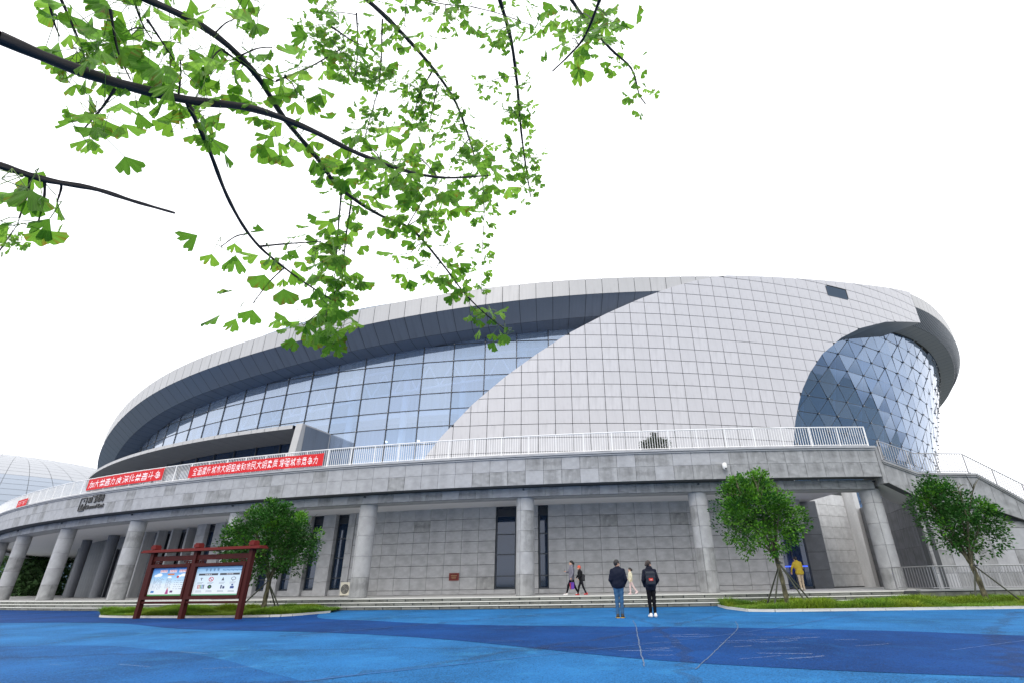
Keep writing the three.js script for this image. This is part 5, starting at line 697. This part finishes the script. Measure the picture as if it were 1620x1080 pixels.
const walker = person('woman in black jacket and trousers with white shoes, standing right of the man', [3.13, 0.004, -17.96], Math.PI + 0.1, { h: 1.60, legs: [[0.0, 0.0], [0.02, 0.03]], stance: 0.075, arms: pocket, hands: [false, false], headTurn: -1.05, jacket: [0.010, 0.012, 0.022], trousers: [0.006, 0.006, 0.008], shoes: [0.70, 0.68, 0.66], coat: 0.12, hood: 1, hair: [0.020, 0.011, 0.009], tail: 1, cuff: 0.048, hairline: 0.02 });
{
  const p = walker.world([0.03, 1.17, -0.20]), o = thing('backpack', 'dark backpack with a red patch on the back of the standing woman', 'backpack', [p.x, p.y - 0.2, p.z], Math.PI + 0.1), cl = mat([0.012, 0.016, 0.026], 0.8);
  part('pack', nets((x, y, z) => Math.max(Math.abs(x) - 0.10, Math.abs(y - 0.2) - 0.15, Math.abs(z) - 0.03) > -9 ? Math.hypot(Math.max(Math.abs(x) - 0.085, 0), Math.max(Math.abs(y - 0.2) - 0.14, 0), Math.max(Math.abs(z) - 0.02, 0)) - 0.06 + 0.004 * Math.sin(y * 50) : 1, [-0.2, -0.05, -0.12], [0.2, 0.45, 0.12], 0.012), cl, o); part('front_pocket', box(0.22, 0.16, 0.03, 0, 0.12, -0.085), cl, o);
  part('patch', box(0.13, 0.075, 0.012, 0.02, 0.17, -0.106), mat([0.55, 0.035, 0.02], 0.6), o); part('patch_stripe', box(0.075, 0.014, 0.004, 0.02, 0.158, -0.113), mat([0.6, 0.55, 0.5], 0.6), o);
  for (const sd of [-1, 1]) part('strap', merge([bar(V(sd * 0.10, 0.36, 0.03), V(sd * 0.12, 0.42, 0.17), 0.018, 6), bar(V(sd * 0.12, 0.42, 0.17), V(sd * 0.13, 0.30, 0.30), 0.018, 6)]), cl, o); shade(o);
}
const stride = [[0.42, 0.12], [-0.30, 0.28]], W2 = person('woman in grey top and black leggings walking left and holding up a phone', [0.98, PLAT, -27.3], -Math.PI / 2 + 0.1, { h: 1.56, legs: stride, stance: 0.05, arms: [[[-0.05, -0.26, 0.02], [-0.02, -0.22, 0.25], [-0.01, -0.18, 0.34]], [[0.06, -0.27, -0.04], [0.06, -0.50, 0.06], [0.06, -0.60, 0.09]]], grip: 1, headTurn: 0.1, jacket: [0.17, 0.165, 0.20], trousers: [0.008, 0.008, 0.011], shoes: [0.66, 0.66, 0.64], coat: 0.16, flare: 1.05, tail: 2, cuff: 0.042, top: 'tunic' });
{
  const p = W2.world(W2.arms[0].ha), o = thing('phone', 'dark phone held up by the walking woman in grey', 'phone', [p.x, p.y, p.z], -Math.PI / 2); part('case', box(0.075, 0.15, 0.01, 0, 0.03, 0), DARK, o); part('screen', box(0.068, 0.14, 0.002, 0, 0.03, -0.0065), mat([0.02, 0.025, 0.03], 0.1), o); shade(o);
  const b = W2.world([-0.2, 0.98, 0.12]), h = thing('handbag', 'small black handbag at the hip of the woman in grey', 'handbag', [b.x, b.y - 0.12, b.z], -Math.PI / 2); part('bag', plateGeo([[-0.13, 0], [0.13, 0], [0.11, 0.2], [-0.11, 0.2]], 0.09), mat([0.012, 0.014, 0.02], 0.5), h); part('strap', new THREE.TorusGeometry(0.11, 0.012, 6, 20, Math.PI).translate(0, 0.2, -0.045), DARK, h); shade(h);
  const g = W2.world(W2.arms[1].ha), c = thing('shopping_bag', 'purple and red shopping bag carried low by the woman in grey', 'bag', [g.x, g.y - 0.42, g.z], -Math.PI / 2 + 0.3), pts = [[-0.14, 0], [0.14, 0], [0.16, 0.3], [-0.16, 0.3]]; part('bag', plateGeo(pts, 0.12), mat([0.10, 0.03, 0.30], 0.5), c); part('red_panel', plateGeo([[-0.13, 0.01], [0.0, 0.01], [-0.02, 0.27], [-0.15, 0.27]], 0.124).translate(0, 0, 0.004), mat([0.45, 0.03, 0.05], 0.5), c); part('handle', new THREE.TorusGeometry(0.06, 0.008, 6, 18, Math.PI).scale(1, 2, 1).translate(0, 0.3, -0.06), DARK, c); shade(c);
}
const boy = person('child in black jacket, orange cap and red shoes walking left behind the woman in grey', [1.42, PLAT, -27.0], -Math.PI / 2, { h: 1.28, child: 0.5, lean: 0.16, legs: [[0.38, 0.2], [-0.28, 0.2]], stance: 0.06, arms: [[[-0.07, -0.22, 0.06], [-0.03, -0.36, 0.20], [-0.02, -0.43, 0.26]], [[0.07, -0.23, 0.0], [0.05, -0.42, 0.10], [0.04, -0.50, 0.14]]], headTurn: 0.1, jacket: [0.010, 0.010, 0.012], trousers: [0.014, 0.014, 0.018], shoes: [0.50, 0.03, 0.03], hair: [0.55, 0.08, 0.035], cap: 1, coat: 0.10, girth: 1.0, hairline: 0.03 });
{ const p = boy.world([0, 1.12, -0.14]), o = thing('school_bag', 'black school bag on the back of the child in the orange cap', 'bag', [p.x, p.y - 0.2, p.z], -Math.PI / 2); part('pack', nets((x, y, z) => Math.hypot(Math.max(Math.abs(x) - 0.07, 0), Math.max(Math.abs(y - 0.12) - 0.10, 0), Math.max(Math.abs(z) - 0.02, 0)) - 0.055, [-0.18, -0.08, -0.12], [0.18, 0.33, 0.12], 0.012), mat([0.014, 0.014, 0.018], 0.7), o); part('flap', box(0.2, 0.1, 0.02, 0, 0.19, -0.075), mat([0.02, 0.02, 0.024], 0.6), o); shade(o); }
person('small child in cream top and pink trousers walking left past the man', [3.72, PLAT, -26.6], -Math.PI / 2 + 0.1, { h: 1.08, child: 1, legs: [[0.10, 0.05], [-0.42, 0.22]], stance: 0.06, arms: [[[-0.06, -0.22, 0.04], [-0.03, -0.38, 0.13], [-0.02, -0.46, 0.17]], [[0.07, -0.23, -0.02], [0.06, -0.44, 0.02], [0.05, -0.52, 0.05]]], headTurn: 0.15, jacket: [0.62, 0.58, 0.42], trousers: [0.60, 0.46, 0.44], shoes: [0.66, 0.5, 0.5], tail: 1, coat: 0.10, girth: 1.0, cuff: 0.06, top: 'sweater' });
person('person in mustard yellow jacket and beige trousers seen from behind at the entrance door', [13.05, PLAT, -29.6], Math.PI + 0.05, { h: 1.62, lean: 0.22, girth: 1.15, legs: [[0.12, 0.10], [-0.04, 0.08]], arms: [[[-0.12, -0.25, 0.10], [-0.12, -0.36, 0.32], [-0.11, -0.38, 0.41]], [[0.13, -0.24, 0.06], [0.14, -0.44, 0.18], [0.13, -0.52, 0.22]]], headTurn: 0.3, headFwd: 0.07, jacket: [0.38, 0.28, 0.035], trousers: [0.42, 0.34, 0.25], shoes: [0.45, 0.4, 0.35], coat: 0.14, flare: 1.1 });

// ---------------------------------------------------------------- the overhanging maidenhair tree
{
  const o = thing('ginkgo_tree', 'overhanging maidenhair tree branches with fan-shaped green leaves in the upper left', 'tree', [-5.2, 0, 1.6]), F = V(-5.2, 0, 1.6), loc = (p) => p.clone().sub(F);
  // fan leaf: petiole end at the origin, blade along +y, unit radius
  const fan = (seed, open, notch, curl, burnt) => {
    reseed(seed); const n = 24, P = [V(0, 0, 0)], C0 = [[1, 1, 1]]; for (let i = 0; i <= n; i++) { const t = i / n * 2 - 1, a = t * open, nt = Math.exp(-Math.pow(t / 0.10, 2)) * notch + Math.exp(-Math.pow((t - 0.5) / 0.07, 2)) * notch * 0.35 * (seed % 2) + Math.exp(-Math.pow((t + 0.55) / 0.06, 2)) * notch * 0.3 * ((seed >> 1) % 2), r = (0.95 + 0.03 * Math.sin(i * 1.4 + seed) + 0.02 * rnd()) * (1 - nt) * (1 - 0.16 * Math.pow(Math.abs(t), 5)), x = Math.sin(a) * r, y = Math.cos(a) * r; P.push(V(x, y, curl * x * x + 0.05 * Math.sin(i * 1.25 + seed)), V(x * 0.5, y * 0.5, curl * x * x * 0.25)); const b = burnt && rnd() < burnt; C0.push(b ? [1.6, 0.45, 0.5] : [1, 1, 1], [1, 1, 1]); }
    const Q = [], U = [], CC = [], tri = (...k) => { for (const i of k) { Q.push(P[i].x, P[i].y, P[i].z); U.push(Math.atan2(P[i].x, P[i].y + 1e-6) / 2.4 + 0.5, P[i].length()); CC.push(...C0[i]); } }; for (let i = 0; i < n; i++) { const a = 1 + i * 2, b = a + 2; tri(0, b + 1, a + 1); tri(a + 1, b + 1, b); tri(a + 1, b, a); }
    const g = soup(Q, U); g.deleteAttribute('normal'); g.setAttribute('color', new THREE.Float32BufferAttribute(CC, 3)); const m = mergeVertices(g, 1e-4); m.computeVertexNormals(); return m;
  };
  const fans = [fan(11, 0.95, 0.45, 0.25, 0), fan(12, 1.1, 0.6, -0.3, 0.08), fan(13, 0.8, 0.3, 0.45, 0), fan(14, 1.25, 0.5, 0.2, 0.15), fan(15, 0.7, 0.55, -0.5, 0), fan(16, 1.0, 0.2, 0.35, 0.3), fan(17, 0.9, 0.65, 0.1, 0.05), fan(18, 0.6, 0.15, 0.7, 0)];
  const veins = tex(256, 64, (u, v) => { const s = 0.5 + 0.5 * Math.sin(u * 150), c = 0.90 + 0.10 * s - 0.10 * fbm(u * 6, v * 4, 6, 3, 3); return [c, c, c * 0.95]; });
  const leafMats = [[0.21, 0.455, 0.040], [0.165, 0.39, 0.035], [0.265, 0.53, 0.050], [0.125, 0.31, 0.028]].map((c) => phys(c, 0.6, { specularIntensity: 0.25, map: veins, vertexColors: true, transmission: 0.55, thickness: 0 }));
  const wood = [], petioles = [], leaves = [];
  const samples = [], branch = (pts, r0, r1) => { const L = pts.map(([x, y, d]) => loc(at(x, y, d))), c = new THREE.CatmullRomCurve3(L); wood.push(limb(L, r0, r1, 8)); samples.push(...c.getPoints(40)); return c; };
  const addLeaf = (base, tip, fullSize) => {
    const size = fullSize * 0.78;
    const dir = tip.clone().sub(base); const len = dir.length(); dir.normalize(); petioles.push(bar(base, tip, 0.0008, 3));
    const down = dir.clone().multiplyScalar(0.75).add(V(rr(-0.6, 0.6), rr(-1.25, -0.15), rr(-0.4, 0.4))).normalize(), face = V(rr(-0.8, 0.8), rr(-0.35, 0.6), 1).applyAxisAngle(V(0, 1, 0), rr(-0.75, 0.75)); const x = down.clone().cross(face).normalize(), z = x.clone().cross(down).normalize(); leaves.push({ m: new THREE.Matrix4().makeBasis(x.multiplyScalar(size), down.clone().multiplyScalar(size), z.multiplyScalar(size)).setPosition(tip), tip, size, kind: Math.floor(rnd() * 8), mt: Math.floor(rnd() * 4) });
  };
  const leafy = (curve, step, size, t0 = 0, t1 = 1, per = [2, 4], reach = 0.05) => {
    const total = curve.getLength(), n = Math.max(1, Math.round(total * (t1 - t0) / step)); for (let i = 0; i < n; i++) { const t = t0 + (t1 - t0) * (i + rnd() * 0.8) / n, p = curve.getPointAt(Math.min(1, t)), tan = curve.getTangentAt(Math.min(1, t)), k = Math.round(rr(...per)); const spur = p.clone().add(V(rr(-1, 1), rr(-1, 0.6), rr(-1, 1)).cross(tan).normalize().multiplyScalar(0.008)); if (rnd() < 0.5) petioles.push(bar(p, spur, 0.0028, 4)); for (let q = 0; q < k; q++) { const d = V(rr(-1, 1), rr(-1.15, 0.55), rr(-1, 1)).normalize(); addLeaf(spur, spur.clone().addScaledVector(d, rr(0.6, 1.2) * reach), size * rr(0.62, 1.2)); } }
  };
  const tuft = (x, y, d, spread, n, size) => { if (!n) return; const heart = loc(at(x, y, d)), near = samples.reduce((p, q) => (q.distanceTo(heart) < p.distanceTo(heart) ? q : p)); const hubs = [heart]; if (near.distanceTo(heart) > 0.02) wood.push(limb([near, near.clone().lerp(heart, 0.5).add(V(0, 0.012, 0)), heart], 0.0022, 0.0012, 5)); for (let i = 0; i < n; i++) { const t = rr(0, 6.283), r = Math.sqrt(rnd()) * spread, b = loc(at(x + Math.cos(t) * r, y + Math.sin(t) * r, d * rr(0.94, 1.1))); addLeaf(b, b.clone().add(V(rr(-1, 1), rr(-1.2, 0.3), rr(-1, 1)).normalize().multiplyScalar(size * 0.8)), size * rr(0.7, 1.15)); const h = hubs.reduce((p, q) => (q.distanceTo(b) < p.distanceTo(b) ? q : p)); petioles.push(bar(h, b.clone().add(V(1e-4, 0, 0)), 0.0007, 3)); hubs.push(b); } };
  reseed(301);
  // trunk out of the picture, low limbs reaching over it
  wood.push(limb([V(0, -0.05, 0), V(0.05, 1.2, 0), V(-0.05, 2.8, 0.05), V(0.1, 5.5, 0)], 0.17, 0.09, 12));
  wood.push(limb([V(0, 1.5, 0), V(1.2, 1.75, -0.9), loc(at(-330, -60, 1.75)), loc(at(0, 60, 1.5))], 0.05, 0.0118, 8), limb([V(0, 1.9, 0), V(1.5, 2.4, -1), loc(at(-80, -150, 2.2)), loc(at(205, -14, 1.7))], 0.05, 0.0085, 8), limb([V(0, 1.3, 0), V(1.3, 1.45, -1), loc(at(-220, 215, 1.4)), loc(at(-6, 260, 1.2))], 0.03, 0.0058, 8), limb([V(0.02, 2.4, 0), V(1.8, 3.1, -1.4), loc(at(430, -200, 3.0)), loc(at(566, -14, 2.8))], 0.045, 0.012, 8), limb([V(0.02, 2.9, 0), V(2.2, 3.6, -1.6), loc(at(640, -220, 3.2)), loc(at(788, -10, 3.0))], 0.04, 0.010, 8), limb([V(0.02, 3.2, 0), V(2.5, 3.8, -1.5), loc(at(760, -200, 3.0)), loc(at(898, -10, 2.9))], 0.04, 0.010, 8));
  const b1 = branch([[0, 60, 1.5], [85, 96, 1.5], [165, 125, 1.5], [290, 157, 1.52], [400, 172, 1.56], [490, 205, 1.62], [560, 240, 1.68], [640, 270, 1.74], [700, 281, 1.8], [772, 278, 1.85]], 0.0118, 0.0026);
  const b2 = branch([[205, -14, 1.7], [330, 48, 1.7], [400, 112, 1.72], [450, 188, 1.76], [500, 248, 1.8], [535, 295, 1.85], [600, 340, 1.95], [650, 362, 2.05], [700, 418, 2.15], [735, 464, 2.25], [765, 494, 2.3], [800, 522, 2.35]], 0.0085, 0.0022);
  const b3 = branch([[294, 158, 1.52], [330, 236, 1.55], [358, 308, 1.58], [385, 358, 1.62], [410, 390, 1.66], [440, 416, 1.7], [480, 446, 1.74], [524, 474, 1.78]], 0.0052, 0.0022);
  const b4 = branch([[-6, 260, 1.2], [70, 284, 1.2], [150, 299, 1.2], [210, 318, 1.22], [276, 337, 1.25]], 0.0058, 0.0022);
  const b5 = branch([[566, -14, 2.8], [620, 36, 2.8], [680, 102, 2.85], [720, 160, 2.9], [742, 218, 2.95], [752, 252, 3.0]], 0.0105, 0.004);
  const b7 = branch([[788, -10, 3.0], [808, 60, 3.0], [818, 130, 3.0], [825, 210, 3.0], [832, 262, 3.05], [840, 312, 3.1]], 0.010, 0.003);
  const b8 = branch([[898, -10, 2.9], [930, 36, 2.9], [965, 76, 2.9], [1000, 110, 2.95], [1012, 150, 3.0], [1022, 165, 3.05]], 0.009, 0.0028);
  const b9 = branch([[952, -8, 1.9], [924, 60, 1.9], [900, 88, 1.9], [874, 113, 1.9]], 0.005, 0.002);
  const twigs = [[[605, 30, 2.8], [600, 130, 2.85], [582, 200, 2.9], [574, 232, 2.9]], [[564, 20, 2.8], [566, 80, 2.8], [560, 130, 2.85]], [[694, 128, 2.85], [686, 165, 2.85], [678, 200, 2.9]], [[684, 112, 2.85], [664, 150, 2.85], [652, 192, 2.9]], [[764, 286, 3.6], [766, 345, 3.7], [763, 400, 3.8], [762, 462, 3.9]], [[540, 305, 1.86], [536, 350, 1.9], [532, 410, 1.95], [528, 450, 2.0]], [[556, 318, 1.88], [548, 370, 1.9], [540, 430, 1.95], [520, 490, 2.0]], [[75, -6, 1.7], [86, 38, 1.7], [94, 58, 1.7]], [[94, -6, 1.7], [126, 68, 1.7], [138, 106, 1.7]], [[174, 14, 1.6], [186, 80, 1.6], [206, 126, 1.55]], [[182, 140, 1.5], [160, 172, 1.5], [134, 202, 1.5]], [[437, 128, 1.75], [490, 106, 1.8], [545, 74, 1.85]], [[350, 78, 1.7], [400, 112, 1.72], [437, 130, 1.75]], [[410, 390, 1.66], [450, 386, 1.7], [508, 382, 1.75]], [[524, 42, 1.9], [560, 66, 1.9], [575, 72, 1.9]], [[232, 30, 1.65], [262, 75, 1.65], [275, 95, 1.65]], [[742, 220, 2.95], [718, 250, 3.0], [702, 275, 3.0]], [[210, -5, 1.7], [226, 40, 1.7], [240, 62, 1.7]], [[-10, 410, 3.4], [10, 380, 3.4], [30, 352, 3.4]], [[640, -8, 2.6], [700, 6, 2.6], [745, 10, 2.6]]].map((p, i) => branch(p, i > 4 && i !== 18 ? 0.0030 : 0.0036, 0.0013));
  leafy(b1, 0.09, 0.060, 0.08, 0.34, [1, 2], 0.06); leafy(b1, 0.040, 0.066, 0.40, 1, [1, 3], 0.085);
  leafy(b2, 0.05, 0.064, 0.02, 0.40, [1, 2], 0.08); leafy(b2, 0.040, 0.060, 0.44, 0.78, [2, 3], 0.08); leafy(b2, 0.055, 0.052, 0.78, 1, [1, 3], 0.05);
  leafy(b3, 0.15, 0.052, 0.05, 0.6, [1, 1], 0.05); leafy(b3, 0.05, 0.062, 0.66, 1, [2, 3], 0.075);
  leafy(b4, 0.08, 0.056, 0.0, 0.28, [1, 2], 0.06);
  leafy(b5, 0.055, 0.05, 0.05, 1, [2, 4], 0.055); leafy(b7, 0.040, 0.05, 0, 1, [3, 4], 0.075); leafy(b8, 0.045, 0.052, 0, 1, [3, 4], 0.075); leafy(b9, 0.08, 0.066, 0.3, 1, [2, 3], 0.06);
  twigs.forEach((t, i) => { const big = [5, 6, 7, 8, 9, 10, 11, 12, 13, 14, 15, 17].includes(i); leafy(t, i === 4 ? 0.04 : big ? 0.05 : 0.045, big ? 0.062 : i === 4 ? 0.060 : 0.052, 0.05, 1, [2, 4], big ? 0.075 : 0.06); });
  for (const [x, y, d, sp, n, s] of [[285, 95, 1.5, 40, 8, 0.07], [190, 55, 1.75, 62, 14, 0.060], [250, 20, 1.8, 70, 18, 0.058], [330, 100, 1.65, 55, 13, 0.062], [450, 30, 2.6, 0, 0, 0.05], [515, 50, 3.2, 38, 60, 0.045], [540, 100, 3.2, 30, 44, 0.044], [500, 20, 3.2, 40, 34, 0.044], [570, 110, 2.9, 26, 20, 0.05], [300, 170, 1.6, 50, 18, 0.06], [585, 235, 1.8, 60, 20, 0.064], [650, 240, 2.0, 55, 34, 0.055], [690, 290, 2.0, 50, 30, 0.058], [760, 250, 2.2, 45, 30, 0.054], [790, 285, 2.6, 56, 40, 0.048], [610, 300, 1.8, 52, 18, 0.066], [520, 400, 1.9, 42, 22, 0.06], [515, 500, 1.95, 46, 22, 0.06], [540, 445, 1.95, 26, 14, 0.058], [830, 250, 3.0, 26, 30, 0.05], [820, 170, 3.0, 24, 26, 0.05], [790, 50, 2.9, 26, 30, 0.048], [840, 40, 2.6, 40, 22, 0.055], [905, 60, 2.0, 22, 10, 0.068], [915, 20, 2.3, 45, 24, 0.06], [960, 25, 2.4, 32, 18, 0.06], [640, 40, 2.4, 40, 16, 0.056], [705, 20, 2.3, 30, 12, 0.056], [720, 200, 3.0, 30, 26, 0.045], [665, 165, 3.0, 36, 44, 0.045], [600, 110, 2.9, 24, 34, 0.048], [590, 190, 2.9, 22, 30, 0.048], [640, 130, 2.9, 26, 24, 0.046], [725, 20, 2.6, 30, 12, 0.05], [770, 130, 3.0, 20, 14, 0.046], [15, 272, 1.2, 20, 5, 0.060], [55, 270, 1.2, 16, 3, 0.056], [90, 320, 1.2, 10, 2, 0.05], [30, 345, 1.2, 16, 3, 0.05], [60, 352, 1.2, 8, 2, 0.05], [650, 400, 2.1, 30, 12, 0.054], [772, 500, 2.3, 18, 6, 0.07], [800, 520, 2.35, 16, 5, 0.07], [720, 450, 2.2, 26, 10, 0.058], [690, 425, 2.15, 24, 8, 0.058], [540, 520, 2.0, 20, 8, 0.066], [480, 515, 1.95, 22, 6, 0.066], [400, 480, 1.7, 24, 4, 0.07], [350, 390, 1.65, 16, 4, 0.07], [120, 100, 1.6, 50, 14, 0.056], [150, 190, 1.5, 42, 10, 0.056], [20, 375, 3.4, 14, 26, 0.028], [370, 30, 1.7, 55, 14, 0.06], [430, 75, 1.6, 14, 3, 0.075], [470, 150, 1.75, 22, 6, 0.062], [690, 340, 2.0, 40, 14, 0.06]]) tuft(x, y, d, sp, n, s);
  part('branch', merge(wood), DARKBARK, o); stuff(part('petioles', merge(petioles), mat([0.14, 0.22, 0.05], 0.7), o));
  leaves.forEach((l) => { l.big = l.size / l.tip.clone().add(F).sub(V(0, EYE, 0)).length(); });
  leaves.sort((a, b) => b.big - a.big); const rest = leaves.slice(298);
  for (const l of leaves.slice(0, 298)) { const m = part('leaf', fans[l.kind], leafMats[l.mt], o); l.m.decompose(m.position, m.quaternion, m.scale); }
  for (let k = 0; k < 4; k++) { const L = rest.filter((l) => l.mt === k), im = new THREE.InstancedMesh(fans[[1, 3, 6, 2][k]], leafMats[k], L.length); L.forEach((l, i) => im.setMatrixAt(i, l.m)); im.name = 'leaves'; stuff(im); o.add(im); }
  shade(o); console.log('leaves', leaves.length);
}
camera.far = 3000;
renderer.render(scene, camera);
